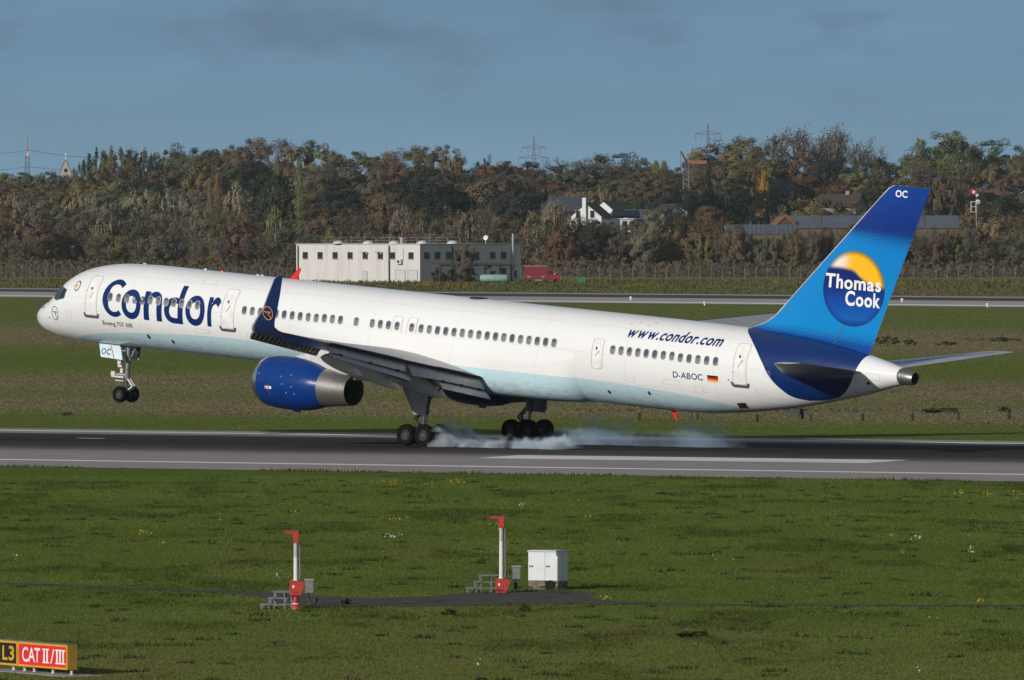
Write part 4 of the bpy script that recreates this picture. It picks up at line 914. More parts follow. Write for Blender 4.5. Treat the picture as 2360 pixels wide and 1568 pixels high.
# ================================================================ THINGS ON THE NEAR GRASS
SIGNY = mat('sign_yellow', (.62, .33, .02), .5, 0, .12); SIGNR = mat('sign_red', (.70, .022, .03), .45, 0, .06); SIGNK = mat('sign_black', (.012, .012, .010), .5); SIGNW = mat('sign_white', (.80, .76, .74), .5)
SIGNO = mat('sign_side', (.36, .21, .02), .55, 0, .15); GALV = mat('galvanised_steel', (.17, .175, .18), .6, .3, .25); CONC = mat('concrete', (.33, .31, .29), .9, 0, .2, 4)
A = at(157.0, 1558.0); B = at(-2, 1544.6); ex = (A - B).normalized(); LEN = (A - B).length
sg = thing('taxiway_sign', 'low yellow framed board reading L3 and CAT II/III in red at the left edge', 'sign', B, math.atan2(ex.y, ex.x))
ZB, ZT, TK = .135, .70, .24
sx = LEN * .285                                      # joint between the two boxes
nf = Vector((ex.y, -ex.x, 0))                        # local -y is the face side
def signbox(name, x0, x1, facem):
    m = MB().box(((x0 + x1) / 2, TK / 2, (ZB + ZT) / 2), (x1 - x0, TK, ZT - ZB)); hs = m.build('housing', SIGNO, sg)
    f = .045
    m = MB()
    for c_, d_ in (((x0 + x1) / 2, ZT - f / 2), ((x0 + x1) / 2, ZB + f / 2)): m.box((c_, -.012, d_), (x1 - x0, .03, f))
    for c_ in (x0 + f / 2, x1 - f / 2): m.box((c_, -.0125, (ZB + ZT) / 2), (f, .03, ZT - ZB - 2 * f - .002))
    m.build('frame', SIGNY, hs)
    MB().box(((x0 + x1) / 2, TK / 2 - .005, ZT + .012), (x1 - x0, TK + .05, .022)).build('top_cap', mat('cap_dark', (.17, .14, .10), .6), hs)
    MB().box(((x0 + x1) / 2, -.004, (ZB + ZT) / 2), (x1 - x0 - 2 * f, .012, ZT - ZB - 2 * f)).build(name, facem, hs)
    return hs
h1 = signbox('black_panel', 0, sx - .02, SIGNK); h2 = signbox('red_panel', sx, LEN, SIGNR)
fl = lambda a, b: (a, -.016, b)
letters([('L', .20 * sx, .25, .46 * sx, .585), ('3', .52 * sx, .245, .80 * sx, .59)], .025, fl).build('sign_lettering', SIGNY, h1)
W_ = LEN - sx
lm = letters([('C', sx + .085 * W_, .245, sx + .205 * W_, .59), ('A', sx + .205 * W_, .25, sx + .345 * W_, .585), ('T', sx + .330 * W_, .25, sx + .45 * W_, .585)], .012, fl)
def sbar(x0, x1, z0, z1): lm.add([fl(sx + x0 * W_, z0), fl(sx + x1 * W_, z0), fl(sx + x1 * W_, z1), fl(sx + x0 * W_, z1)], [(0, 1, 2, 3)])
for x0, n_ in ((.495, 2), (.755, 3)):
    w_ = .062 * n_ + .012
    sbar(x0, x0 + w_, .555, .585); sbar(x0, x0 + w_, .25, .28)
    for k in range(n_): sbar(x0 + .018 + k * .062, x0 + .018 + k * .062 + .032, .28, .555)
lm.add([fl(sx + .655 * W_, .25), fl(sx + .680 * W_, .25), fl(sx + .735 * W_, .585), fl(sx + .710 * W_, .585)], [(0, 1, 2, 3)])
lm.build('sign_lettering', SIGNW, h2)
for x_ in (.15 * LEN, .31 * LEN, .45 * LEN, .72 * LEN, .985 * LEN):
    MB().tube((x_, TK * .5, .0), (x_, TK * .5, ZB), .028, n=10).tube((x_, TK * .5, .0), (x_, TK * .5, .03), .055, n=10).tube((x_, TK * .5, .075), (x_, TK * .5, .10), .04, n=10).build('leg', mat('leg_white', (.62, .60, .57), .5), sg)
slab = MB().box((LEN * .55, TK * .5, -.035), (LEN * 1.25, .95, .10)).build('sign_slab', CONC); slab.location = B; slab.rotation_euler = (0, 0, math.atan2(ex.y, ex.x)); tag(slab, kind='structure')

RED = mat('post_red', (.42, .030, .022), .5, 0, .18, 6); POSTW = mat('post_white', (.66, .65, .63), .5, 0, .08, 5); POSTG = mat('post_grey', (.42, .42, .41), .5, .1, .1, 5); DGREY = mat('box_grey', (.17, .17, .165), .6, 0, .2, 6)
def meter(loc, label, base, zb_, top_, grp='red and white measuring posts'):
    o = thing('measuring_post', label, 'measuring post', loc, 0, grp)
    if base:
        MB().lathe([(0, .145), (.03, .14), (.13, .085), (.14, .075), (zb_, .070)], n=20, caps=(True, True)).build('pedestal', RED, o, True)
        MB().lathe([(.135, .10), (.165, .10)], n=20, caps=(True, True)).build('collar', POSTW, o, True)
    b = zb_; h_ = .40
    m = MB().rings([[(x_, y_, z_) for x_, y_ in ((-.16, -.15), (s1, -.15), (s1, .15), (-.16, .15))] for s1, z_ in ((.13, b), (.25, b + h_ * .80), (.26, b + h_ * .86), (.0, b + h_))])
    bx = m.build('control_box', RED, o)
    MB().box((-.06, -.155, b + h_ * .58), (.05, .012, .07)).build('sticker', SIGNW, bx)
    MB().box((.03, -.154, b + h_ * .18), (.22, .010, .012)).build('box_seam', DARKM, bx)
    zt = top_ - .34
    MB().tube((0, 0, b + h_ - .03), (0, 0, zt - .36), .060, .058, 16).tube((0, 0, b + h_ - .03), (0, 0, b + h_ + .02), .075, .075, 16).build('white_tube', POSTW, o, True)
    MB().tube((0, 0, zt - .36), (0, 0, zt), .058, .058, 16).tube((0, 0, zt - .37), (0, 0, zt - .34), .065, .065, 16).build('grey_tube', POSTG, o, True)
    m = MB().rings([[(a + c_ * w_ * k, c2 * .062, z_) for a, c_, c2 in ((0, -1, -1), (0, 1, -1), (0, 1, 1), (0, -1, 1))] for z_, w_, k in ((zt, .072, 1), (zt + .20, .068, 1), (top_ - .01, .075, 1))])
    hd = m.build('hood', RED, o)
    MB().prism([(-.07, -.055, top_ - .085), (-.30, -.055, top_ - .065), (-.30, -.055, top_ - .015), (-.07, -.055, top_ - .012)], (0, .11, 0)).build('snout', RED, hd)
    MB().box((-.11, 0, top_ - .004), (.40, .14, .010)).build('hood_cover', mat('cover_dark', (.12, .08, .08), .5), hd)
    MB().path([(.09, .03, b + .3), (.115, .03, b + .6), (.105, .03, zt - .10), (.05, .03, zt + .02)], .022, 8).box((.075, .03, zt - .06), (.06, .05, .08)).build('cable_conduit', GALV, o)
    return o
P1 = at(681.7, 1404.5); P2 = at(1155.3, 1367)
meter(P1, 'red and white post on a red cone foot, the nearer of two, left', True, .38, 2.12)
meter(P2, 'red and white post standing left of the white cabinet', False, .01, 2.17)
def steps(loc, rz, label, k=1.0):
    o = thing('access_steps', label, 'steps', loc, rz, 'steel steps beside the measuring posts')
    for i_, (x0, x1, z_) in enumerate(((-.98, -.70, .15), (-.72, -.52, .345), (-.56, .06, .545))):
        MB().box(((x0 + x1) / 2 * k, 0, z_ * k), ((x1 - x0) * k, .62, .035)).build('tread', GALV, o)
    for x_, z_ in ((-.93, .15), (-.68, .345), (-.52, .545), (-.20, .545), (.02, .545)):
        for y_ in (-.26, .26):
            MB().box((x_ * k, y_, z_ * k / 2), (.035, .035, z_ * k)).build('leg', GALV, o)
    MB().box((-.45 * k, -.27, .15 * k), (.95 * k, .03, .035)).box((-.4 * k, -.27, .345 * k), (.62 * k, .03, .03)).build('side_rail', GALV, o)
    return o
steps(P1 + Vector((-.12, .25, 0)), R(-3), 'grey steel steps left of the nearer red and white post', .86)
steps(P2 + Vector((-.12, .3, 0)), R(4), 'grey steel steps left of the post by the white cabinet', .9)
def jbox(loc, label):
    o = thing('junction_box', label, 'junction box', loc, 0, 'grey junction boxes behind the posts')
    MB().box((0, 0, .53), (.22, .18, .34)).build('housing', DGREY, o); MB().box((0, -.01, .715), (.26, .22, .035)).build('lid', GREYP, o)
    MB().box((-.02, .02, .19), (.09, .08, .38)).build('post', DARKM, o)
    MB().path([(.06, -.05, .38), (.17, -.06, .25), (.12, -.05, .10), (.02, -.05, .16), (-.05, -.05, .30)], .014, 6).build('cable', DARKM, o)
    MB().box((-.13, -.06, .52), (.06, .06, .05)).build('switch', DARKM, o)
jbox(at(712.5, 1397), 'grey box on a short post right of the nearer red and white post'); jbox(at(1190, 1364), 'grey box on a short post between the far post and the white cabinet')
cb = thing('electrical_cabinet', 'white two door metal cabinet on a stained concrete plinth in the grass', 'cabinet', at(1217, 1359.6), R(-19))
CW, CD = 1.02, .50
t = NT('plinth_concrete', .95, spec=.05); t.color(t.ramp(t.noise(5, 5, .7), [(.3, (.07, .06, .045)), (.5, (.17, .145, .11)), (.7, (.27, .24, .20))]))
MB().box((CW / 2, CD / 2, .12), (CW - .01, CD - .01, .26)).build('plinth', t.m, cb)
CABW = mat('cabinet_white', (.60, .62, .63), .45, 0, .07, 3); t = NT('cabinet_roof', .5); t.color((.52, .53, .54))
MB().box((CW / 2, CD / 2 + .01, .67), (CW, CD - .02, .83)).build('body', CABW, cb)
MB().box((CW / 2, CD / 2, 1.105), (CW + .03, CD + .04, .035)).build('roof', t.m, cb)
for x0, x1 in ((.012, CW * .495), (CW * .503, CW - .012)):
    d = MB().box(((x0 + x1) / 2, -.004, .67), (x1 - x0, .022, .80)).build('door', CABW, cb)
    for q in (.055, .125):
        MB().tube((x0 + q, -.014, .67), (x0 + q, -.024, .67), .028, n=12).build('lock', DARKM, d)

# wooden marker posts in the rough grass beyond the runway
WOODP = mat('weathered_wood', (.045, .036, .026), .9, 0, .3, 8)
pm = MB().box((0, 0, .19), (.13, .13, .40)).mesh('marker_post', WOODP)
mp_ = [(1474, 969.5), (1608, 966.5), (1744, 973), (1869.5, 971), (1988, 971), (2103, 970.5), (2209, 969), (2325, 966.5)]
where_ = ['leftmost of the row of stumps behind the runway, under the red antenna', 'second stump from the left behind the runway, in the smoke', 'third stump from the left behind the runway, below the tail', 'fourth stump from the left behind the runway', 'fifth stump from the left behind the runway', 'sixth stump from the left, in front of the dark weeds', 'second stump from the right behind the runway', 'rightmost stump at the edge of the photo']
for (u, v), w_ in zip(mp_, where_):
    o = link('marker_post', pm, None, at(u, v)); o.rotation_euler = (0, 0, random.random()); tag(o, 'short dark wooden ' + w_.replace('stump', 'post'), 'post', 'wooden posts along the far runway edge')

# small lamps beside the second runway
lm_ = MB().tube((0, 0, 0), (0, 0, .25), .06, n=8).lathe([(.25, .13), (.36, .12), (.42, .02)], n=10).mesh('runway_lamp', mat('lamp_white', (.75, .72, .68), .4))
for k, (u, v) in enumerate(((1454, 692.5), (1624, 704.5), (2079, 697), (2276, 708.5))):
    o = link('runway_lamp', lm_, None, at(u, v)); o.scale = (1.6, 1.6, 1.2); tag(o, ['small pale lamp beside the second runway, leftmost of four', 'small pale lamp on the near edge of the second runway', 'small pale lamp beside the second runway, right of the fin', 'small pale lamp by the second runway at the far right'][k], 'runway lamp', 'lamps along the second runway')

# ================================================================ THE WHITE BUILDING AND WHAT STANDS ROUND IT
PHI = R(36); BD = 227850 / (652.5 - 506)
K0 = at(968, 652.5); KM = F / K0.y                         # px per metre there
b_ = thing('flat_roofed_building', 'white two storey flat roofed building with small square windows beside the fence', 'building', K0, 0)
dl = Vector((-math.cos(PHI), math.sin(PHI), 0)); dr = Vector((math.sin(PHI), math.cos(PHI), 0)); up = Vector((0, 0, 1))
nl = Vector((-math.sin(PHI), -math.cos(PHI), 0)); nr = Vector((math.cos(PHI), -math.sin(PHI), 0))
LL = 290 / KM / math.cos(PHI); LR = 232 / KM / math.sin(PHI); BH = 90 / KM
t = NT('building_render', .9, spec=.1); x, y, z = t.xyz()
g = t.noise(.5, 5, .6); dr_ = t.noise(1.0, 4, .6, stretch=(1.2, 1.2, .12))
c = t.mix(t.rng(dr_, .5, .75, 0, .55), (.60, .575, .55), (.40, .38, .36)); c = t.mix(t.rng(g, .5, .8, 0, .3), c, (.46, .44, .42)); t.color(c); BREN = t.m
def wallbox(o0, d, L, n, z0, z1, th_, a0=0): # slab along d, face on n side
    p = o0 + d * a0
    return [p + up * z0, p + d * (L - a0) + up * z0, p + d * (L - a0) + up * z1, p + up * z1]
Z0 = Vector((0, 0, 0))
m = MB(); pts = [Z0, dl * LL, dl * LL + dr * LR, dr * LR]
m.prism([(p.x, p.y, 0) for p in pts], (0, 0, BH - .12)); m.build('wall', BREN, b_)
c0 = sum(pts, Vector()) / 4
m = MB().prism([((p.x - c0.x) * 1.008 + c0.x, (p.y - c0.y) * 1.008 + c0.y, BH - .12) for p in pts], (0, 0, .14)); m.build('roof_edge', mat('roof_edge_grey', (.42, .40, .39), .7), b_)
WF = mat('window_frame_maroon', (.09, .02, .022), .5); WG = mat('window_dark', (.02, .022, .026), .15)
def bl(face, px_native_x):                                  # zoom-picture x of the facade -> metres from the corner
    u = (950 + px_native_x * .4449) * 2360 / 3498
    return (968 - u) / KM / math.cos(PHI) if face == 'l' else (u - 968) / KM / math.sin(PHI)
def bz(py): return (652.5 - (720 + py * .4449) * 2360 / 3498) / KM
def bwin(face, xc, y0=320, y1=372, w=None, name='window', glass=WG, frame=WF, parent=None):
    d, n_ = (dl, nl) if face == 'l' else (dr, nr); a = bl(face, xc); w = w or 1.05; z0, z1 = bz(y1), bz(y0)
    def bx(a0, a1, zz0, zz1, off, th_, nm, mt, pr):
        q = MB().prism([tuple(d * a0 + up * zz0 + n_ * off), tuple(d * a1 + up * zz0 + n_ * off), tuple(d * a1 + up * zz1 + n_ * off), tuple(d * a0 + up * zz1 + n_ * off)], tuple(n_ * th_)); return q.build(nm, mt, pr)
    f_ = bx(a - w / 2, a + w / 2, z0, z1, .01, .07, name, frame, b_); bx(a - w / 2 + .12, a + w / 2 - .12, z0 + .14, z1 - .1, .085, .01, 'pane', glass, f_)
    if name == 'window': bx(a - w / 2 - .08, a + w / 2 + .08, z0 - .10, z0 - .02, .01, .16, 'sill', mat('sill_pale', (.5, .48, .46), .6), f_)
    return f_
for x_ in (195, 312, 430, 547, 665, 783, 878, 1021): bwin('l', x_)
for x_ in (1140, 1222, 1307, 1520, 1645, 1730): bwin('r', x_, w=1.45)
bwin('r', 1645, 468, 520, 1.3); bwin('r', 1815, 465, 520, 1.2); bwin('r', 1730, 445, 552, 1.3, 'door'); bwin('r', 1618, 418, 445, 1.1, 'vent'); bwin('r', 1807, 418, 440, .6, 'vent')
bwin('l', 665, 465, 556, 1.0, 'door', mat('door_glass', (.45, .48, .48), .4), mat('door_frame', (.34, .34, .34), .5))
PG = mat('panel_pale', (.52, .50, .48), .7, 0, .06); bwin('l', 938, 455, 558, 2.1, 'gate_panel', PG, GREYP); bwin('l', 1035, 455, 558, 2.1, 'gate_panel', PG, GREYP)
for f_, x_, w_ in (('l', 140, .18), ('l', 853, .22), ('r', 1335, .2)):
    d, n_ = (dl, nl) if f_ == 'l' else (dr, nr); a = bl(f_, x_)
    MB().box(tuple(d * a + n_ * .13 + up * (BH * .48)), (w_, w_, BH * .94)).build('downpipe', DARKM, b_)
a = bl('l', 938); MB().box(tuple(dl * a + nl * .35 + up * bz(392)), (1.0, .5, .75), 0, Matrix.Rotation(-PHI, 3, 'Z')).build('air_conditioner', mat('ac_white', (.6, .58, .55), .5), b_)
MB().tube(tuple(dl * a + nl * .62 + up * bz(392)), tuple(dl * a + nl * .64 + up * bz(392)), .26, n=14).build('fan_grille', DARKM, b_)
a = bl('l', 960); MB().box(tuple(dl * a + nl * .08 + up * bz(340)), (.1, .1, 2.0)).build('cable_duct', PG, b_)
a = bl('r', 1790); MB().tube(tuple(dr * a + nr * .35), tuple(dr * a + nr * .35 + up * bz(178)), .19, n=12).build('chimney_flue', mat('flue_steel', (.42, .42, .41), .4, .6), b_)
for x_ in (660, 770):                                        # awning arms on the wall
    a = bl('l', x_); MB().box(tuple(dl * a + nl * .3 + up * bz(318)), (1.5, .07, .07)).box(tuple(dl * (a - .6) + nl * .3 + up * bz(328)), (.3, .12, .3)).build('wall_bracket', GREYP, b_)
DOME = mat('skylight_dome', (.62, .60, .58), .4)
for x_, y_ in ((455, 8), (685, 8), (885, 8), (1100, 8), (1335, 8)):
    a = (968 - (950 + x_ * .4449) * 2360 / 3498) / KM / math.cos(PHI) if x_ < 1090 else 0
    u_ = (950 + x_ * .4449) * 2360 / 3498; pos = Vector(((u_ - 968) / KM, 10.0 + (x_ - 455) * .004, 0))
    MB().lathe([(0, .95), (.15, .95), (.38, .62), (.5, .01)], tuple(pos + up * (BH + .02)), n=14).build('skylight', DOME, b_, True)
    for dx0, dx1 in ((-1.9, .6),):
        m = MB()
        for zz_ in (.55, 1.05): m.tube(tuple(pos + Vector((dx0 - 1.0, 1.2, BH + zz_))), tuple(pos + Vector((dx1 + .6, 1.2, BH + zz_))), .020, n=5)
        for q in (dx0 - 1.0, (dx0 + dx1) / 2 - .2, dx1 + .6): m.tube(tuple(pos + Vector((q, 1.2, BH))), tuple(pos + Vector((q, 1.2, BH + 1.05))), .025, n=5)
        m.build('roof_railing', GREYP, b_)
pos = Vector((((950 + 945 * .4449) * 2360 / 3498 - 968) / KM, 9, BH)); MB().tube(tuple(pos), tuple(pos + up * .8), .3, n=12).tube(tuple(pos + up * .8), tuple(pos + up * 1.05), .42, n=12).build('roof_vent', GREYP, b_, True)
pos = Vector((((950 + 1592 * .4449) * 2360 / 3498 - 968) / KM, 12, BH)); MB().tube(tuple(pos), tuple(pos + up * .9), .06, n=6).lathe([(0, .45), (.06, .4), (.1, .05)], tuple(pos + up * 1.0), (-.4, -.9, .3), 14).build('satellite_dish', DOME, b_, True)

# timber lean-to in front of the shaded wall
cp = thing('timber_canopy', 'low brown timber canopy leaning along the shaded side of the white building', 'canopy', at(975, 653.5), 0)
BRN = mat('timber_brown', (.075, .038, .028), .8, 0, .25, 2)
c0_ = dr * .3 + nr * 2.4
MB().prism([tuple(dr * .2 + nr * .4 + up * 3.15), tuple(dr * 20.5 + nr * .4 + up * 3.15), tuple(dr * 20.5 + nr * 3.2 + up * 2.85), tuple(dr * .2 + nr * 3.2 + up * 2.85)], (0, 0, .16)).build('roof', BRN, cp)
for a in (.4, 4.6, 8.8, 13.0, 17.2, 20.3):
    p = dr * a + nr * 3.1; MB().box(tuple(p + up * 1.42), (.2, .2, 2.84)).build('post', BRN, cp)
    MB().tube(tuple(p + up * 2.0), tuple(p + dr * .9 + up * 2.8), .08, n=5).build('brace', BRN, cp)
tk = thing('storage_tank', 'pale green cylindrical tank lying in front of the building below the flue', 'tank', at(1138, 653.5), 0)
MB().lathe([(-2.3, .1), (-2.2, .5), (-1.9, .62), (1.9, .62), (2.2, .5), (2.3, .1)], (0, 0, .85), (1, 0, 0), 18, caps=(True, True)).build('tank_shell', mat('tank_green', (.22, .34, .33), .5), tk, True)
for q in (-1.4, 1.4): MB().box((q, 0, .2), (.25, .9, .4)).build('saddle', DARKM, tk)

# red box van, green container
vn = thing('box_van', 'red box van with a tall tarpaulin body parked right of the white building', 'van', at(1205, 654.0), 0)
KV = F / at(1205, 654).y; VL = 88 / KV
VR = mat('van_red', (.23, .010, .018), .45, 0, .1); VD = mat('van_tarpaulin', (.17, .008, .020), .7, 0, .15, 2)
MB().box((VL * .34, 1.1, 1.82), (VL * .58, 2.2, 2.05)).build('cargo_box', VD, vn)
MB().box((VL * .34, 1.1, 2.88), (VL * .60, 2.24, .08)).build('box_roof', mat('roof_grey', (.32, .30, .30), .5), vn)
MB().box((VL * .34, 1.1, .68), (VL * .58, 2.1, .20)).build('chassis', DARKM, vn)
MB().prism([(VL * .645, .15, .5), (VL * .645, .15, 2.35), (VL * .74, .15, 2.38), (VL * .87, .15, 1.52), (VL * .985, .15, 1.25), (VL * 1.0, .15, .5)], (0, 1.9, 0)).build('cab', VR, vn)
MB().prism([(VL * .67, .13, 1.45), (VL * .67, .13, 2.1), (VL * .745, .13, 2.15), (VL * .82, .13, 1.5)], (0, .03, 0)).build('cab_window', WG, vn)
MB().box((VL * .985, .35, 1.02), (.12, .4, .3)).build('headlight', mat('lamp_glass', (.7, .7, .68), .2), vn)
MB().box((VL * .83, .05, 1.55), (.12, .22, .32)).build('mirror', mat('mirror_pale', (.6, .6, .6), .3), vn)
YEL = mat('van_yellow', (.40, .20, .02), .5)
for q in (.16, .52): MB().box((VL * q, -.012, 1.12), (VL * .09, .02, .22)).build('yellow_mark', YEL, vn)
MB().box((VL * .42, -.01, .58), (VL * .2, .05, .10)).build('side_guard', mat('guard_grey', (.35, .33, .33), .5), vn)
for q in (.20, .86): MB().lathe([(-.12, .15), (-.13, .37), (.13, .37), (.12, .15)], (VL * q, .2, .38), (0, 1, 0), 18, caps=(True, True)).build('wheel', RUBBER, vn, True)
ct = thing('waste_container', 'small green container by the fence right of the red van', 'container', at(1341, 654.5), 0)
GRN = mat('container_green', (.03, .17, .06), .5); MB().rings([[(x_, y_, z_) for x_, y_ in ((-w_, 0), (w_, 0), (w_, 1), (-w_, 1))] for w_, z_ in ((.55, .1), (.66, .95))]).build('body', GRN, ct); MB().box((0, .5, 1.0), (1.4, 1.1, .10)).build('lid', GRN, ct); MB().box((.25, -.02, .55), (.06, .04, .8)).box((-.25, -.02, .55), (.06, .04, .8)).build('rib', GRN, ct)

# perimeter fence
FP = mat('fence_post_grey', (.20, .19, .17), .7, .1, .15); FWM = mat('fence_wire', (.10, .095, .08), .7, .2, .1)
def fence(u0, v0, u1, v1, name_label, step=1.95):
    a, b = at(u0, v0), at(u1, v1); d = (b - a); L = d.length; d.normalize(); rz = math.atan2(d.y, d.x)
    f_ = thing('perimeter_fence', name_label, 'fence', a, rz, 'wire fences round the airfield')
    me = MB().box((0, 0, 1.1), (.085, .085, 2.2)).tube((0, 0, 2.18), (.28, 0, 2.55), .045, n=5).mesh('fence_post', FP)
    n_ = int(L / step)
    for k in range(n_ + 1): link('fence_post', me, f_, (k * step, 0, 0))
    wm_ = MB().box((L / 2, 0, 0), (L, .016, .022)).mesh('wire', FWM)
    for k in range(13): link('wire', wm_, f_, (0, -.05, .12 + .165 * k))
    q = MB()
    for k in range(int(L / .39)): q.box((k * .39, -.052, 1.1), (.014, .010, 2.05))
    w_ = q.build('mesh_wires', FWM, f_, fix=False); w_['kind'] = 'stuff'
    return f_
fence(-60, 641.5, 676, 645.5, 'grey wire fence with angled posts running left of the white building')
fence(1201, 645.5, 2430, 646.5, 'grey wire fence with angled posts running right from the white building past the tail')

# ================================================================ DISTANT THINGS
STEELF = mat('pylon_steel', (.10, .125, .15), .8, 0, .1); WHT = mat('house_white', (.66, .65, .63), .7, 0, .08); ROOFD = mat('roof_dark', (.035, .034, .036), .8, 0, .2, 1); ROOFB = mat('roof_slate', (.075, .085, .10), .6, 0, .2, 1)
def lattice(m, a, b, w0, w1, n, r):            # four legs with crossing braces
    a, b = Vector(a), Vector(b)
    def c(u): w = (w0 + (w1 - w0) * u) / 2; p = a + (b - a) * u; return [p + Vector((x_ * w, y_ * w, 0)) for x_, y_ in ((-1, -1), (1, -1), (1, 1), (-1, 1))]
    for k in range(n):
        p, q = c(k / n), c((k + 1) / n)
        for i in range(4):
            m.tube(p[i], q[i], r, n=4, caps=False); m.tube(p[i], q[(i + 1) % 4], r * .7, n=3, caps=False); m.tube(p[(i + 1) % 4], q[i], r * .7, n=3, caps=False)
def pylon(u, vtop, Y, arms, label, wtop=1.0):
    top_ = far(u, vtop, Y); k = F / Y
    o = thing('power_pylon', label, 'pylon', (top_.x, Y, 0), 0, 'power pylons on the horizon')
    m = MB(); lattice(m, (0, 0, 0), (0, 0, top_.z * .80), 6.0, 1.6, 9, .24); lattice(m, (0, 0, top_.z * .80), (0, 0, top_.z), 1.6, .3, 4, .20); m.build('mast', STEELF, o)
    for v_, half in arms:
        zc_ = far(u, v_, Y).z; hl_ = half / k; m = MB()
        for sgn in (-1, 1):
            m.tube((sgn * .7, 0, zc_ + 1.4), (sgn * hl_, 0, zc_), .22, n=4); m.tube((sgn * .7, 0, zc_ - .2), (sgn * hl_, 0, zc_), .22, n=4)
            for f_ in (.5, 1): m.tube((sgn * hl_ * f_, 0, zc_), (sgn * hl_ * f_, 0, zc_ - 3.4), .18, n=4)
        m.build('cross_arm', STEELF, o)
    return o
pylon(1230.5, 315, 5000, ((341, 28), (364, 36)), 'grey lattice power pylon over the trees above the white building')
pylon(1632, 286, 4600, ((309, 29), (345, 34)), 'tallest grey lattice power pylon, behind the crane')
pylon(2115, 316, 5200, ((340, 18), (347, 30)), 'faint power pylon half hidden by the tree right of the tail fin')
pylon(1058, 342, 6500, ((350, 5),), 'thin faint power pylon in the skyline dip above the building')
def mast(u, vtop, Y, label, red):
    t_ = far(u, vtop, Y); o = thing('radio_mast', label, 'radio mast', (t_.x, Y, 0), 0)
    z1 = t_.z * .80; m = MB(); lattice(m, (0, 0, 0), (0, 0, z1), 3.4, 1.9, 16, .14); m.build('tower', mat('mast_red', (.40, .07, .05), .6) if red else STEELF, o)
    MB().tube((0, 0, z1), (0, 0, t_.z), .35, .1, 6).build('aerial', mat('mast_red', (.40, .07, .05), .6), o)
    if not red:
        MB().box((-.2, 0, z1 - .5), (1.7, 1.2, 1.7)).box((.3, 0, z1 + 1.0), (.9, .9, 1.1)).build('antenna_drum', mat('drum_grey', (.45, .46, .47), .6), o)
    return o
mast(63, 308, 4500, 'lattice radio mast with white drums and a red tip at the far left', False)
mast(891, 328, 6000, 'red mast rising from the skyline left of the white building', True)
wr0, wr1 = far(63, 346, 4500), far(290, 368, 5600)
m = MB()
for dz, a_, b_ in ((0, 346, 366), (0, 384, 392)):
    pts_ = [far(63 + (q / 12) * 240, a_ + (b_ - a_) * q / 12 + 6 * math.sin(math.pi * q / 12), 4500 + 60 * q) for q in range(13)]
    m.path([tuple(p) for p in pts_], .11, 3)
    pts_ = [far(63 - (q / 6) * 90, a_ + 8 * q / 6 + 3 * math.sin(math.pi * q / 6), 4500 + 60 * q) for q in range(7)]
    m.path([tuple(p) for p in pts_], .11, 3)
o = m.build('power_line', STEELF); tag(o, 'thin sagging cables either side of the lattice mast at the far left', 'power line', None, 'stuff')

def house(loc, rz, w, l, eave, ridge, label, wall=WHT, roof=ROOFD, chim=None, wins=(), cat='house', group='houses among the trees'):
    o = thing('house', label, cat, loc, rz, group)
    MB().prism([(-w / 2, 0, 0), (w / 2, 0, 0), (w / 2, 0, eave), (0, 0, ridge), (-w / 2, 0, eave)], (0, l, 0)).build('wall', wall, o)
    th_ = .22; sl_ = (ridge - eave) / (w / 2)
    for sgn in (-1, 1):
        e_ = sgn * (w / 2 + .5)
        MB().prism([(0, -.25, ridge + .05), (e_, -.25, eave - .5 * sl_ + .05), (e_, -.25, eave - .5 * sl_ + .05 + th_), (0, -.25, ridge + .05 + th_)], (0, l + .5, 0)).build('roof', roof, o)
    for (x_, z_, ww, hh) in wins:
        f_ = MB().box((x_, -.05, z_), (ww, .1, hh)).build('window', mat('frame_white', (.6, .6, .58), .5), o); MB().box((x_, -.12, z_), (ww - .25, .06, hh - .25)).build('pane', WG, f_)
    if chim: MB().box((chim[0], chim[1], chim[2] / 2 + chim[3] / 2), (chim[4], .8, chim[3] - chim[2])).build('chimney', wall, o)
    return o
def base_at(u, Y): p = far(u, 500, Y); return Vector((p.x, Y, hill_h(p.x, Y)))
def zrel(u, v, Y): return far(u, v, Y).z - base_at(u, Y).z
Y = 1930
house(base_at(1350, Y), R(-14), 6.6, 9, zrel(1350, 500, Y), zrel(1350, 470, Y), 'white gabled house with a tall white chimney among dark trees', chim=(-.2, -.35, 2, zrel(1343, 456, Y), .75), wins=((-1.6, zrel(1350, 494, Y), 1.1, 1.7), (1.4, zrel(1350, 494, Y), 1.1, 1.7)))
house(base_at(1391, Y + 14), R(-30), 4.2, 8, zrel(1391, 486, Y), zrel(1391, 468, Y), 'small white gable with black roof just right of the gabled house')
o = house(base_at(1443, Y - 18), R(-80), 6.4, 6.6, zrel(1443, 502, Y), zrel(1443, 482, Y), 'low house with a dark solar panel roof and white framed windows', roof=ROOFB)
wp = thing('veranda', 'white framed glass veranda under the solar panel roof', 'veranda', base_at(1448, Y - 30), 0)
zz0, zz1 = zrel(1448, 527, Y - 30), zrel(1448, 506, Y - 30)
MB().box((0, 2, (zz0 + zz1) / 2 - 2), (3.2, 3, zz1 - zz0 + 4)).build('wall', WHT, wp)
for x_ in (-.72, .72): MB().box((x_, .46, (zz0 + zz1) / 2 - .1), (1.0, .1, (zz1 - zz0) * .75)).build('window', WG, wp)
MB().box((0, 1.8, zz1 + .1), (3.6, 3.4, .18)).build('roof', WHT, wp)
pr = thing('solar_array', 'dark blue solar panels on the low roof right of the gabled house', 'solar panels', far(1443, 492, Y - 26), 0)
for k in range(4):
    MB().box((-2.05 + k * 1.36, 0, 0), (1.30, .08, 1.5), 0, Matrix.Rotation(R(-38), 3, 'X')).build('solar_panel', mat('solar_blue', (.018, .022, .045), .25, .2, .2), pr)
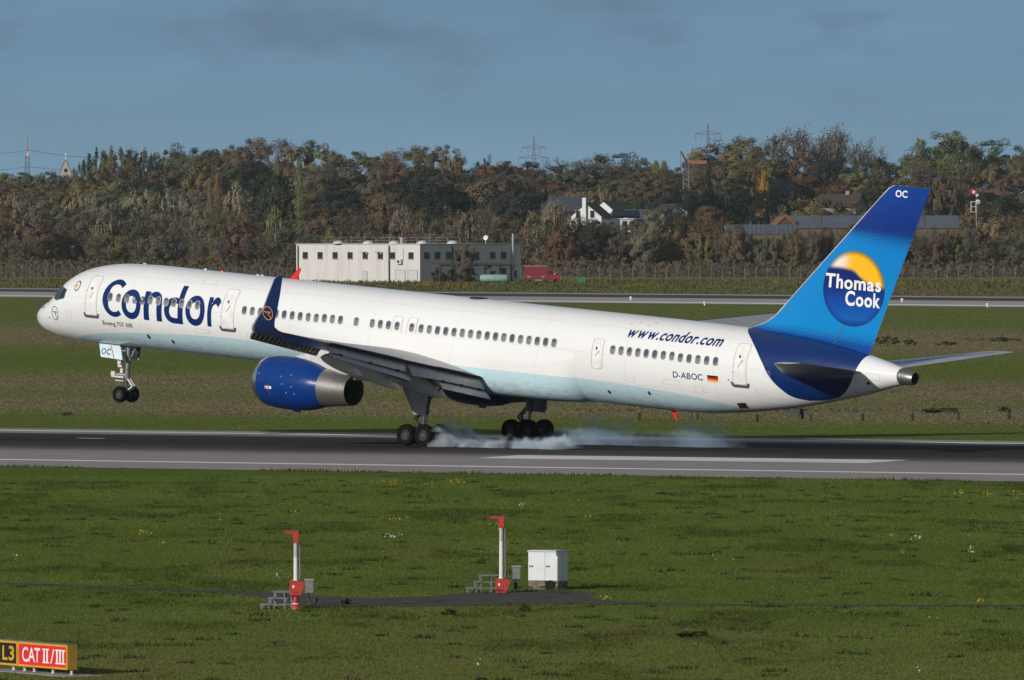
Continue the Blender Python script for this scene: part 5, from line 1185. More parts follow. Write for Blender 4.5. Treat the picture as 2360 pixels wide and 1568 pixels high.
MB().box((0, .6, -.5), (5.6, 1.2, .12), 0, Matrix.Rotation(R(-38), 3, 'X')).build('roof_plane', ROOFD, pr)
house(base_at(1268, Y + 20), R(-58), 6.5, 9, zrel(1268, 490, Y), zrel(1268, 461, Y), 'grey slate roofed house left of the white gabled house', wall=mat('house_dark', (.09, .08, .075), .8), roof=ROOFB, chim=(-1.5, 8.2, 2, zrel(1236, 455, Y), .7))
house(base_at(1562, Y), R(30), 4.6, 6, zrel(1560, 489, Y), zrel(1560, 473, Y), 'sliver of a white gable among dark trees below the crane')
house(base_at(1985, Y + 10), R(66), 6, 9, zrel(1975, 477, Y), zrel(1975, 452, Y), 'dark roofed house behind the trees just left of the fin top', wall=mat('house_grey', (.20, .21, .23), .7), roof=mat('roof_brown', (.05, .035, .032), .8), chim=(0, 3, 4, zrel(1955, 442, Y), .5))
# sheds with solar roofs
def shed(u0, u1, v0, v1, Y, label, stripes, gable):
    a = far(u0, v1, Y); b = far(u1, v1, Y); rid = far(u0, v0, Y + 5).z; L = b.x - a.x; g0 = hill_h(a.x, Y); g0 = 0 if Y < 1740 else g0
    o = thing('farm_shed', label, 'shed', (a.x, Y, g0), 0, 'long sheds behind the airfield fence'); e_ = a.z - g0; r_ = rid - g0
    MB().prism([(0, 0, 0), (0, 9, 0), (0, 9, e_), (0, 4.5, r_), (0, 0, e_)], (L, 0, 0)).build('wall', mat('shed_wood', (.11, .085, .06), .8, 0, .2), o)
    for k in range(stripes):
        x0, x1 = L * k / stripes + .05, L * (k + 1) / stripes - .05
        MB().prism([(x0, -.3, e_ - .1), (x1, -.3, e_ - .1), (x1, 4.5, r_ + .05), (x0, 4.5, r_ + .05)], (0, -.03, .09)).build('roof_panel', mat('solar_roof', (.095, .108, .13), .35, .1, .2, .6), o)
    MB().prism([(-.1, -.3, e_ - .15), (L, -.3, e_ - .15), (L, 4.5, r_), (-.1, 4.5, r_)], (0, 0, .035)).build('roof', mat('roof_rust', (.20, .055, .03), .8) if gable else mat('roof_pale', (.25, .27, .30), .5), o)
    if gable:
        g = thing('shed_porch', 'orange edged wooden gable at the left end of the long shed', 'shed gable', (a.x - .5, Y - 1.0, g0), R(24))
        w_ = 5.4; z1 = e_ - .1; MB().prism([(-w_ / 2, 0, 0), (w_ / 2, 0, 0), (w_ / 2, 0, z1), (0, 0, r_), (-w_ / 2, 0, z1)], (0, 3, 0)).build('wall', mat('shed_wood', (.11, .085, .06), .8, 0, .2), g)
        for sgn in (-1, 1):
            MB().prism([(0, -.15, r_ + .35), (sgn * w_ * .56, -.15, z1 + .05), (sgn * w_ * .56, -.15, z1 - .35), (0, -.15, r_ - .1)], (0, .2, 0)).build('bargeboard', mat('orange_board', (.42, .12, .045), .7), g)
    return o
shed(1672, 1838, 519.5, 538, 1752, 'low shed with slanted solar panels left of the orange gabled shed', 16, False)
shed(1815, 2212, 498.5, 525, 1790, 'long shed with blue grey solar roof and rust red stripes', 5, True)
# church, spire, crane, windsock
c_ = thing('church_gable', 'pale pointed church gable with a round window at the left skyline', 'church', (far(151, 400, 2900).x, 2900, hill_h(0, 2900)), 0)
zb_, zt_ = far(151, 400, 2900).z - hill_h(0, 2900), far(151, 370, 2900).z - hill_h(0, 2900)
MB().prism([(-1.8, 0, 0), (1.8, 0, 0), (1.8, 0, zb_), (.15, 0, zt_), (-.3, 0, zt_), (-1.8, 0, zb_)], (0, 6, 0)).build('wall', mat('church_stone', (.38, .33, .29), .8), c_)
MB().prism([(-.3, -.1, zt_ + .1), (-2.1, -.1, zb_ - .2), (-2.1, 6, zb_ - .2), (-.3, 6, zt_ + .1)], (.25, 0, .1)).build('roof', mat('church_roof', (.16, .14, .14), .8), c_)
MB().tube((.1, -.06, zb_ + .9), (.1, .1, zb_ + .9), .62, n=14).build('round_window', WG, c_); MB().tube((-.1, 3, zt_), (-.1, 3, zt_ + 1.6), .12, n=6).box((-.1, 3, zt_ + 1.9), (.5, .1, .5)).build('finial', WHT, c_)
sp = far(1595, 340, 4200); o = thing('church_spire', 'thin slate church spire left of the tallest pylon', 'spire', (sp.x, 4200, 0), 0); MB().tube((0, 0, 0), (0, 0, sp.z - 12), 2.4, 2.4, 4).build('tower', ROOFB, o); MB().tube((0, 0, sp.z - 12), (0, 0, sp.z), 2.6, .05, 8).build('spire_roof', ROOFB, o)
Yc = 2150; cb_ = base_at(1581, Yc); cr = thing('tower_crane', 'grey tower crane with an orange counterweight jib above the trees', 'crane', cb_, 0)
zj = zrel(1581, 375, Yc); m = MB(); lattice(m, (0, 0, 0), (0, 0, zj), 1.3, 1.3, 14, .10); m.build('tower', mat('crane_grey', (.17, .18, .18), .6), cr)
MB().box((2.6, 0, zj + .1), (4.2, .9, .8)).build('counter_jib', mat('crane_orange', (.26, .10, .045), .7), cr)
MB().tube((.2, 0, zj), (-1.2, 0, zj + 2.6), .25, .18, 6).build('apex', DARKM, cr)
m = MB(); lattice(m, (0, 0, zj), (24, 6, zj + 1.2), .7, .4, 12, .03); m.build('jib', mat('crane_grey', (.17, .18, .18), .6), cr); MB().box((-.3, -.3, zj - .6), (1.2, 1.2, 1.2)).tube((-1.2, 0, zj + 2.6), (-1.3, 0, zj - 5), .05, n=3).build('cab', DARKM, cr)
Yw = 1812; wz = lambda v: far(2248, v, Yw).z
ws = thing('windsock', 'red and white striped windsock on a mast with a white service cage', 'windsock', (far(2250, 500, Yw).x, Yw, 0), 0)
MB().tube((0, 0, 0), (0, 0, wz(441)), .08, .06, 8).build('mast', mat('mast_grey', (.3, .3, .3), .5), ws)
s0 = Vector((-1.0, 0, wz(437))); d_ = Vector((1.7, 0, -1.55)) / 5
for k in range(4): MB().tube(tuple(s0 + d_ * k), tuple(s0 + d_ * (k + 1)), .42 - .05 * k, .37 - .05 * k, 10, caps=False).build('sock_band', mat('sock_red', (.60, .05, .04), .7) if k % 2 == 0 else mat('sock_white', (.75, .74, .72), .7), ws)
m = MB(); zc0, zc1 = wz(489), wz(464)
for x_ in (-1.0, -.05):
    for y_ in (-.5, .5): m.tube((x_, y_, zc0), (x_, y_, zc1), .05, n=5)
for z_ in (zc0, (zc0 + zc1) / 2, zc1 - .1): m.box((-.5, -.5, z_), (1.0, .06, .09)).box((-.5, .5, z_), (1.0, .06, .09))
m.build('service_cage', mat('mast_white', (.6, .6, .6), .5), ws); MB().lathe([(0, .5), (.2, .45), (.4, .1)], (.35, 0, wz(466)), (0, -1, .2), 12).build('lamp_head', mat('mast_white', (.6, .6, .6), .5), ws)

# ================================================================ TREES
t = NT('foliage', .8, spec=.05); oi = t.n('ShaderNodeObjectInfo')
nv = t.noise(9.0, 3, .6); nf_ = t.noise(46.0, 2, .6)
mul = t.math('MULTIPLY', t.rng(nv, .3, .7, .74, 1.26), t.rng(nf_, .3, .7, .80, 1.22))
sc_ = t.n('ShaderNodeVectorMath', operation='SCALE'); t.l(oi.outputs['Color'], sc_.inputs[0]); t.l(mul, sc_.inputs['Scale'])
t.color(t.mix(t.rng(nv, .45, .75, 0, .28), sc_.outputs[0], t.mix(1.0, sc_.outputs[0], (1.08, .93, .78), 'MULTIPLY'))); LEAF = t.m
BARK = mat('bark_brown', (.055, .043, .034), .9, 0, .3, 6); BIRCH = mat('bark_birch', (.50, .47, .43), .8, 0, .25, 12)
def quads(P, D, size, asp, rng, up=0.0, rnd=.75):
    """leaf cards at P facing roughly D; up > 0 turns their long side upright"""
    n = len(P); r = rng.normal(size=(n, 3)); N_ = D + r * rnd; N_ /= np.linalg.norm(N_, axis=1)[:, None] + 1e-9
    a = rng.normal(size=(n, 3)); a[:, 2] += up * 6 * np.sign(rng.random(n) - .05); a -= N_ * (a * N_).sum(1)[:, None]; a /= np.linalg.norm(a, axis=1)[:, None] + 1e-9
    b = np.cross(N_, a); s = (size * (.55 + .9 * rng.random(n)))[:, None]
    return np.stack([P - a * s * asp - b * s * .5, P - a * s * asp * .3 + b * s, P + a * s * asp + b * s * .4, P + a * s * asp * .5 - b * s], 1).reshape(-1, 3)
def mesh_np(name, V, per, m):
    n = len(V) // per; me = bpy.data.meshes.new(name); me.vertices.add(len(V)); me.vertices.foreach_set('co', V.astype(np.float32).ravel())
    me.loops.add(len(V)); me.loops.foreach_set('vertex_index', np.arange(len(V), dtype=np.int32)); me.polygons.add(n)
    me.polygons.foreach_set('loop_start', np.arange(0, len(V), per, dtype=np.int32)); me.materials.append(m); me.update(calc_edges=True); return me
def limbs(mb, rng, p, d, L, r, depth, tips):
    q = p + d * L; mb.tube(p, q, r, r * .68, 5 if depth > 1 else 3, caps=False); tips.append((q, d))
    if depth == 0: return
    for k in range(3 if depth > 1 else 4):
        e_ = (d + Vector(rng.normal(size=3)) * .52 + Vector((0, 0, .16))).normalized()
        limbs(mb, rng, p + d * L * (.55 + .45 * rng.random()), e_, L * (.60 + .2 * rng.random()), r * .6, depth - 1, tips)
def make_tree(kind, seed):
    rng = np.random.default_rng(seed); mb = MB(); tips = []
    ell = lambda n: (lambda v: v / np.linalg.norm(v, axis=1)[:, None])(rng.normal(size=(n, 3)))
    V = []
    if kind in ('broad', 'round', 'shrub'):
        zc_, rx, rz_, nc, cr_ = {'broad': (.56, .46, .43, 84, .085), 'round': (.52, .46, .47, 84, .088), 'shrub': (.45, .46, .45, 40, .12)}[kind]
        limbs(mb, rng, Vector((0, 0, 0)), Vector((.02, 0, 1)), .34 if kind != 'shrub' else .1, .020, 2 if kind != 'shrub' else 1, tips)
        d = ell(nc); lob = 1 + .22 * np.sin(d[:, 0] * 3 + seed) + .15 * np.sin(d[:, 1] * 5 + 2 * seed)
        cc_ = d * (np.array([rx, rx, rz_]) * (.40 + .57 * rng.random((nc, 1)) ** .6)) * lob[:, None] + np.array([0, 0, zc_]); cc_[:, 2] = np.clip(cc_[:, 2], .10, .96)
        for c__ in cc_:
            n = int(96 + 50 * rng.random()); dd = ell(n); rr_ = cr_ * (.6 + .7 * rng.random())
            P = c__ + dd * rr_ * (.45 + .6 * rng.random((n, 1))) * np.array([1, 1, .9])
            ov = (P - np.array([0, 0, zc_ - .12])) / np.array([rx, rx, rz_]); ov /= np.linalg.norm(ov, axis=1)[:, None] + 1e-6
            V.append(quads(P, ov * 1.0 + dd * .45, .0108 if kind != 'shrub' else .020, 1.0, rng, 0, .22))
    elif kind == 'willow':
        limbs(mb, rng, Vector((0, 0, 0)), Vector((.05, 0, 1)), .32, .022, 2, tips)
        for k in range(46):
            d = ell(1)[0]; c__ = np.array([d[0] * .42, d[1] * .42, .55 + d[2] * .38 * (1 - .2 * abs(d[0]))]); n = 60; dd = ell(n)
            P = c__ + dd * .10 * rng.random((n, 1)) ** .5 * np.array([.55, .55, 1.3]); ov = P - np.array([0, 0, .42]); ov /= np.linalg.norm(ov, axis=1)[:, None] + 1e-6
            V.append(quads(P, ov + dd * .4, .013, 2.2, rng, .7, .35))
    elif kind == 'bare':
        limbs(mb, rng, Vector((0, 0, 0)), Vector((.0, 0, 1)), .26, .024, 4, tips)
        P = np.array([tuple(q) for q, d in tips]); D_ = np.array([tuple(d) for q, d in tips])
        sc__ = np.array([.46 / max(.2, np.abs(P[:, :2]).max()), .46 / max(.2, np.abs(P[:, :2]).max()), .95 / max(.4, P[:, 2].max())])
        mb.v = [(a * sc__[0], b * sc__[1], c2 * sc__[2]) for a, b, c2 in mb.v]; P = P * sc__
        for rep_ in range(7):
            tw = P + rng.normal(size=P.shape) * .035; V.append(quads(tw, ell(len(P)), .0050, 5.0, rng, .25))
    elif kind == 'conifer':
        mb.tube((0, 0, 0), (0, 0, .95), .022, .004, 6)
        for k in range(34):
            h_ = .06 + .92 * k / 34; w_ = .46 * (1 - h_) ** .85 + .015; na = max(4, int(12 * (1 - h_) + 3))
            for q in range(na):
                a = 2 * math.pi * (q + rng.random()) / na; n = 14; u_ = rng.random(n) ** .6; rad = w_ * u_ * (.8 + .3 * rng.random())
                P = np.stack([np.cos(a) * rad, np.sin(a) * rad, h_ - u_ * .05 + rng.normal(size=n) * .012], 1) + rng.normal(size=(n, 3)) * .012
                V.append(quads(P, np.tile([math.cos(a) * .5, math.sin(a) * .5, .8], (n, 1)), .022, 1.2, rng))
    elif kind == 'poplar':
        mb.tube((0, 0, 0), (0, 0, .9), .02, .004, 6)
        for k in range(40):
            h_ = .10 + .88 * k / 40; w_ = .42 * math.sin(math.pi * min(1, .12 + .85 * h_)) ** .6; n = 60; a = rng.random(n) * 6.283; rad = w_ * np.sqrt(rng.random(n))
            P = np.stack([np.cos(a) * rad, np.sin(a) * rad, h_ + rng.normal(size=n) * .03], 1); V.append(quads(P, np.stack([np.cos(a), np.sin(a), 0 * a], 1), .012, 2.4, rng, 1.0))
    elif kind == 'birch':
        mb.tube((0, 0, 0), (.02, 0, .40), .016, .012, 6).tube((.02, 0, .40), (-.05, 0, .82), .012, .004, 5).tube((.02, 0, .36), (.16, .04, .66), .009, .004, 5).tube((.015, 0, .3), (-.20, .02, .62), .009, .003, 5)
        for k in range(40):
            d = ell(1)[0]; c__ = np.array([d[0] * .40, d[1] * .40, .66 + d[2] * .33]); n = 38; dd = ell(n)
            V.append(quads(c__ + dd * .10 * rng.random((n, 1)) ** .5 * np.array([.7, .7, 1.2]), dd, .014, 2.0, rng, .8))
    V = np.concatenate(V)
    return mesh_np('crown', V, 4, LEAF), mb.mesh('trunk', BIRCH if kind == 'birch' else BARK, fix=False)
PROTO = {k: [make_tree(k, 11 * i + 3 + len(k)) for i in range(n)] for k, n in (('broad', 5), ('round', 3), ('shrub', 3), ('willow', 3), ('bare', 3), ('conifer', 2), ('poplar', 1), ('birch', 2))}
HUES = {'olive': (0.1344, 0.1210, 0.0515), 'green': (0.0896, 0.0941, 0.0403), 'russet': (0.1344, 0.0874, 0.0493), 'brown': (0.1142, 0.0918, 0.0560), 'grey brown': (0.1176, 0.1008, 0.0784), 'dark green': (0.0336, 0.0414, 0.0269), 'pale grey green': (0.1848, 0.1736, 0.1254), 'yellow green': (0.1792, 0.1680, 0.0650), 'golden': (0.3584, 0.1792, 0.0504), 'blackish green': (0.0168, 0.0235, 0.0179), 'tan': (0.1736, 0.1411, 0.0874)}
KNAME = {'broad': ('broadleaf_tree', 'spreading tree', 'tree'), 'round': ('broadleaf_tree', 'round tree', 'tree'), 'shrub': ('shrub', 'bushy shrub', 'shrub'), 'willow': ('willow_tree', 'feathery tree', 'tree'), 'bare': ('bare_tree', 'twiggy tree', 'tree'), 'conifer': ('conifer_tree', 'pointed conifer', 'tree'), 'poplar': ('poplar_tree', 'columnar tree', 'tree'), 'birch': ('birch_tree', 'white birch', 'tree')}
LAND = [(60, 'at the left photo edge'), (200, 'near the church gable'), (330, 'above the airliner nose'), (450, 'above the big lettering'), (560, 'above the second door'), (680, 'left of white building'), (820, 'behind white building left end'), (968, 'behind white building middle'), (1090, 'behind the shaded wall'), (1200, 'behind the building flue'), (1320, 'above the red van'), (1410, 'by the gabled house'), (1500, 'by the solar house'), (1640, 'by the crane'), (1780, 'left of orange gable'), (1900, 'above the long shed'), (2060, 'left of fin top'), (2180, 'right of fin top'), (2280, 'by the windsock'), (2500, 'at the right photo edge')]
TREES = []
def tree(u, vtop, wpx, Y, kind, hue, row): TREES.append((u, vtop, wpx, Y, kind, hue, row))
B_, R_, S_, W__, A_, C_, P_, I_ = 'broad', 'round', 'shrub', 'willow', 'bare', 'conifer', 'poplar', 'birch'
SKY = 'on the skyline'
for u, v, w, k, h in [(12, 400, 66, B_, 'olive'), (62, 394, 74, B_, 'olive'), (112, 396, 60, B_, 'green'), (160, 404, 56, B_, 'brown'), (190, 372, 48, W__, 'grey brown'), (226, 346, 70, W__, 'dark green'), (272, 334, 84, W__, 'green'), (322, 338, 76, W__, 'green'), (352, 352, 50, W__, 'dark green'), (385, 346, 58, B_, 'green'), (440, 332, 112, B_, 'green'), (498, 346, 86, B_, 'green'), (524, 346, 50, P_, 'tan'), (556, 334, 80, B_, 'brown'), (610, 320, 92, B_, 'russet'), (655, 316, 66, A_, 'grey brown'), (716, 318, 88, B_, 'yellow green'), (768, 352, 76, A_, 'grey brown'), (830, 345, 92, B_, 'olive'), (885, 348, 66, A_, 'grey brown'), (905, 352, 60, A_, 'grey brown'), (948, 338, 84, B_, 'olive'), (1012, 334, 78, B_, 'tan'), (1040, 352, 50, W__, 'olive'), (1074, 374, 62, A_, 'tan'), (1118, 358, 34, R_, 'blackish green'), (1160, 368, 92, B_, 'russet'), (1225, 372, 96, B_, 'russet'), (1290, 360, 86, A_, 'brown'), (1336, 366, 70, A_, 'grey brown'), (1378, 352, 100, A_, 'brown'), (1432, 354, 92, B_, 'brown'), (1478, 372, 60, B_, 'brown'), (1512, 370, 26, P_, 'yellow green'), (1530, 371, 26, P_, 'yellow green'), (1556, 380, 80, B_, 'russet'), (1606, 372, 70, B_, 'brown'), (1655, 332, 90, B_, 'tan'), (1692, 318, 110, B_, 'olive'), (1748, 334, 86, B_, 'olive'), (1790, 306, 84, A_, 'grey brown'), (1832, 290, 100, A_, 'grey brown'), (1878, 284, 110, A_, 'grey brown'), (1930, 296, 90, A_, 'grey brown'), (1972, 316, 80, A_, 'grey brown'), (2012, 336, 66, A_, 'brown'), (1935, 318, 40, C_, 'blackish green'), (2040, 362, 60, B_, 'brown'), (2085, 372, 70, B_, 'olive'), (2120, 340, 80, B_, 'olive'), (2172, 301, 120, B_, 'olive'), (2212, 326, 80, B_, 'green'), (2284, 324, 108, B_, 'green'), (2336, 358, 60, B_, 'olive'), (2368, 366, 60, B_, 'brown')]:
    tree(u, v, w * 1.25, 2480 + 60 * random.random(), k, h, SKY)
FEAT = [(648, 388, 100, 2020, C_, 'dark green'), (620, 400, 90, 2040, B_, 'dark green'), (980, 382, 150, 2100, R_, 'dark green'), (1080, 392, 130, 2110, R_, 'dark green'), (1010, 420, 160, 2060, R_, 'blackish green'), (1140, 388, 140, 2090, B_, 'brown'), (1190, 410, 120, 2060, R_, 'dark green'), (900, 430, 130, 2080, B_, 'brown'), (1258, 425, 34, 2060, C_, 'blackish green'), (1310, 448, 50, 2010, C_, 'blackish green'), (1632, 368, 56, 2120, C_, 'dark green'), (1590, 430, 90, 2040, R_, 'dark green'), (1545, 440, 80, 2030, R_, 'dark green'), (1620, 446, 110, 2020, R_, 'blackish green'), (1802, 388, 150, 2060, R_, 'blackish green'), (1760, 430, 120, 2030, R_, 'blackish green'), (1757, 396, 34, 2010, B_, 'golden'), (1752, 440, 100, 1992, R_, 'blackish green'), (1336, 499, 44, 1885, B_, 'dark green'), (1374, 507, 40, 1885, B_, 'dark green'), (1440, 516, 50, 1870, B_, 'brown'), (1880, 344, 120, 2380, B_, 'dark green'), (1930, 360, 110, 2360, B_, 'dark green'), (1700, 430, 110, 2050, B_, 'dark green'),  # darkest greens: evergreens, their colour also standing in for cloud shade
        (330, 430, 110, 2120, W__, 'pale grey green'), (390, 424, 100, 2110, W__, 'pale grey green'), (430, 440, 90, 2090, W__, 'pale grey green'), (300, 452, 90, 2060, W__, 'pale grey green'), (360, 462, 100, 2040, W__, 'tan'), (500, 402, 26, 2150, P_, 'tan'), (484, 414, 22, 2150, P_, 'tan'), (545, 420, 70, 2130, W__, 'pale grey green'), (360, 404, 60, 2250, R_, 'dark green'), (690, 368, 30, 2130, P_, 'yellow green'), (640, 360, 30, 2140, P_, 'tan'), (30, 442, 90, 2060, W__, 'pale grey green'), (100, 446, 90, 2050, B_, 'tan'), (180, 430, 90, 2060, W__, 'tan'), (240, 440, 90, 2050, B_, 'tan'),
        (246, 496, 80, 1760, I_, 'tan'), (462, 486, 60, 1770, I_, 'tan'), (505, 500, 70, 1760, B_, 'russet'), (925, 484, 66, 1760, I_, 'tan'), (975, 500, 80, 1750, I_, 'brown'), (1030, 506, 80, 1750, B_, 'brown'), (1078, 500, 60, 1750, I_, 'tan'), (1236, 496, 80, 1745, I_, 'tan'), (1290, 476, 84, 1750, I_, 'tan'), (1238, 495, 64, 1800, B_, 'brown'), (1282, 493, 76, 1790, I_, 'tan'), (1322, 499, 64, 1800, B_, 'brown'), (1394, 511, 76, 1800, B_, 'dark green'), (1438, 524, 64, 1800, B_, 'brown'), (1478, 520, 64, 1800, B_, 'tan'), (1553, 487, 64, 1850, B_, 'dark green'), (1584, 482, 60, 1850, R_, 'dark green'), (1360, 508, 96, 1740, B_, 'dark green'), (1410, 526, 60, 1740, B_, 'brown'), (1500, 486, 90, 1760, B_, 'tan'), (1480, 516, 90, 1740, B_, 'tan'), (1572, 504, 90, 1748, B_, 'brown'), (1640, 512, 80, 1745, B_, 'brown'), (635, 488, 50, 1760, I_, 'yellow green'), (560, 510, 80, 1750, B_, 'russet'), (1790, 494, 60, 1800, W__, 'pale grey green'), (1740, 508, 60, 1790, W__, 'pale grey green'), (1850, 458, 130, 1850, B_, 'green'), (1900, 460, 140, 1845, B_, 'olive'), (1955, 468, 130, 1850, B_, 'green'), (2005, 476, 120, 1850, B_, 'olive'), (1880, 482, 110, 1835, B_, 'olive'), (1790, 486, 80, 1840, B_, 'dark green'), (1720, 506, 90, 1840, B_, 'dark green'), (2060, 478, 110, 1850, B_, 'brown'), (2110, 484, 110, 1850, B_, 'olive'), (2180, 488, 110, 1850, B_, 'brown'), (1700, 520, 60, 1735, B_, 'brown'), (1560, 470, 60, 1900, R_, 'dark green'), (2130, 440, 100, 2000, C_, 'dark green'), (2170, 400, 120, 2080, W__, 'green'), (2200, 470, 60, 1950, C_, 'blackish green'), (2310, 450, 70, 1960, C_, 'dark green'), (2240, 500, 90, 1790, B_, 'olive'), (2300, 496, 110, 1770, B_, 'tan'), (2350, 500, 90, 1760, B_, 'brown'), (1990, 440, 60, 1990, C_, 'dark green'), (1900, 434, 70, 2010, C_, 'dark green')]
ROWN = lambda Y: 'behind the fence' if Y < 1800 else 'low on slope' if Y < 1970 else 'halfway up slope' if Y < 2160 else 'high on slope'
for q in FEAT: tree(q[0], q[1], q[2], q[3], q[4], q[5], ROWN(q[3]))
def pick(u, lst): return random.choices([a for a, _ in lst], [b for _, b in lst])[0]
MIXL = [((B_, 'olive'), 4), ((B_, 'brown'), 3), ((B_, 'russet'), 1.2), ((A_, 'grey brown'), 2), ((W__, 'tan'), 1), ((B_, 'green'), 2), ((B_, 'tan'), 2), ((R_, 'dark green'), .8)]
MIXD = [((B_, 'brown'), 3), ((B_, 'dark green'), 2), ((A_, 'brown'), 2), ((R_, 'dark green'), 2), ((B_, 'russet'), 1), ((B_, 'olive'), 1)]  # darker mix, puts the cloud shade on the slope into the tree colours
sky_line = sorted((q[0], q[1]) for q in TREES if q[6] == SKY); su = [a for a, _ in sky_line]; sv = [b for _, b in sky_line]
house_gap = lambda u, v: (1225 < u < 1500 and v < 522) or (1540 < u < 1585 and v < 486)
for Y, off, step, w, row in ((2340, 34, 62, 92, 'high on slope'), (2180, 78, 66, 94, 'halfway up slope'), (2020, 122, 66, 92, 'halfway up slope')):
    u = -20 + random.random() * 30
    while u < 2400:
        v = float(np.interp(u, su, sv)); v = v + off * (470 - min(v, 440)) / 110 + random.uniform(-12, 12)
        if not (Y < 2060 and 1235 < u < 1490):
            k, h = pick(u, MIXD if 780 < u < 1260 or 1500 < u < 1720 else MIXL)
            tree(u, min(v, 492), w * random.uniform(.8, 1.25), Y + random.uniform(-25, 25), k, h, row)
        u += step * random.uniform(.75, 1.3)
for Y, v0, step, w, row in ((1870, 488, 66, 84, 'low on slope'), (1750, 534, 46, 72, 'behind the fence')):
    u = -20 + random.random() * 30
    while u < 2400:
        v = v0 + random.uniform(-18, 16)
        if Y < 1800 and 1650 < u < 1850 and v < 538: v = 529 + random.uniform(0, 10)
        elif Y < 1800 and 1850 <= u < 2230 and v < 518: v = 515 + random.uniform(-4, 12)
        if house_gap(u, v): v = random.uniform(492, 504) if u < 1320 else random.uniform(507, 522)
        if Y > 1800 and 1640 < u < 2230: v = max(v, 506)
        if not (Y < 1740 and 670 < u < 1190):
            k, h = pick(u, [((B_, 'brown'), 4), ((A_, 'grey brown'), 4), ((A_, 'brown'), 3), ((B_, 'russet'), 2), ((B_, 'olive'), 1.5), ((I_, 'tan'), 1), ((S_, 'green'), 1)])
            tree(u, v, w * random.uniform(.8, 1.35), Y + random.uniform(-15, 15), k, h, row)
        u += step * random.uniform(.75, 1.3)
u = 1630
while u < 2235:
    k, h = pick(u, [((B_, 'brown'), 4), ((A_, 'grey brown'), 3), ((S_, 'brown'), 2), ((B_, 'olive'), 1), ((S_, 'green'), 1)])
    tree(u, (533 if u < 1850 else 522) + random.uniform(-5, 7), 44, 1738 + random.uniform(-6, 6), k, h, 'before the sheds'); u += random.uniform(20, 30)
tree(1072, 560, 62, 1545, B_, 'brown', 'before the wall'); tree(1010, 622, 40, 1546, S_, 'dark green', 'under the canopy'); tree(1075, 624, 50, 1546, S_, 'dark green', 'under the canopy'); tree(1040, 628, 34, 1547, S_, 'green', 'under the canopy')
# labels: what it is, which row, by which landmark; alike neighbours counted from the left
groups = {}
for q in TREES:
    lm = next(n_ for a, n_ in LAND if q[0] < a); groups.setdefault((q[4], q[5], q[6], lm), []).append(q)
ORD = ['leftmost', 'second', 'third', 'fourth', 'fifth', 'sixth', 'seventh', 'eighth']
for (kind, hue, row, lm), qs in groups.items():
    qs.sort(); nm, desc, cat = KNAME[kind]
    for i, (u, vtop, wpx, Y, *_r) in enumerate(qs):
        p = far(u, vtop, Y); g0 = hill_h(p.x, Y) if Y > 1740 else 0.0; H = max(2.5, p.z - g0); Wd = wpx * Y / F * (1.38 if kind in ('broad', 'round', 'bare') and Y > 1650 else 1.0)
        pre = '' if len(qs) == 1 else (ORD[i] + ' from left ' if i else 'leftmost ')
        lab = f'{pre}{hue} {desc} {row} {lm}'
        o = thing(nm, lab, cat, (p.x, Y, g0), 0, 'trees and shrubs of the wooded slope')
        cm__, tm__ = random.choice(PROTO[kind]); a = random.random() * 6.283
        jit = [max(.01, c * random.uniform(.85, 1.15)) for c in HUES[hue]]
        for me, nme in ((cm__, 'crown'), (tm__, 'trunk')):
            c = link(nme, me, o); c.scale = (Wd, Wd, H); c.rotation_euler = (0, 0, a); c.color = (*jit, 1)
# thin autumn haze over the whole airfield
t = NT('haze_air', 1.0); t.t.nodes.remove(t.p); hv = t.n('ShaderNodeVolumePrincipled'); hv.inputs['Color'].default_value = (.80, .90, 1.0, 1); hv.inputs['Density'].default_value = HAZE; hv.inputs['Anisotropy'].default_value = .2
t.l(hv.outputs[0], [q for q in t.t.nodes if q.type == 'OUTPUT_MATERIAL'][0].inputs['Volume'])
hz = MB().box((0, 3500, 38), (7000, 7600, 78)).build('haze', t.m); tag(hz, kind='stuff')
# undergrowth that closes the foot of the wood
rng = np.random.default_rng(5); n = 95000
yy = 1690 + rng.random(n) ** 1.25 * 900; xx = (rng.random(n) - .5) * 270 * yy / 2100
gz = np.array([hill_h(a, b) if b > 1740 else 0 for a, b in zip(xx, yy)]); hh = (1.2 + 3.2 * fbm(xx * .12, yy * .12, 3) + np.clip((yy - 2150) / 50, 0, 6) * fbm(xx * .07, yy * .05, 8)) * rng.random(n) ** .8
bld = (yy < 1735) & (xx > -42) & (xx < 4); hh[bld] *= .3
V = quads(np.stack([xx, yy, gz + hh], 1), rng.normal(size=(n, 3)) * .6 + np.array([0, -.8, .4]), .30, 1.1, rng).astype(np.float32)
t = NT('undergrowth_leaf', .9, spec=.03); t.color(t.ramp(t.noise(.16, 4, .65), [(.3, (.060, .046, .028)), (.5, (.085, .062, .040)), (.7, (.062, .066, .024))]))
ug = link('undergrowth', mesh_np('undergrowth', V, 4, t.m)); tag(ug, 'brown tangled undergrowth along the foot of the wood', 'undergrowth', None, 'stuff')

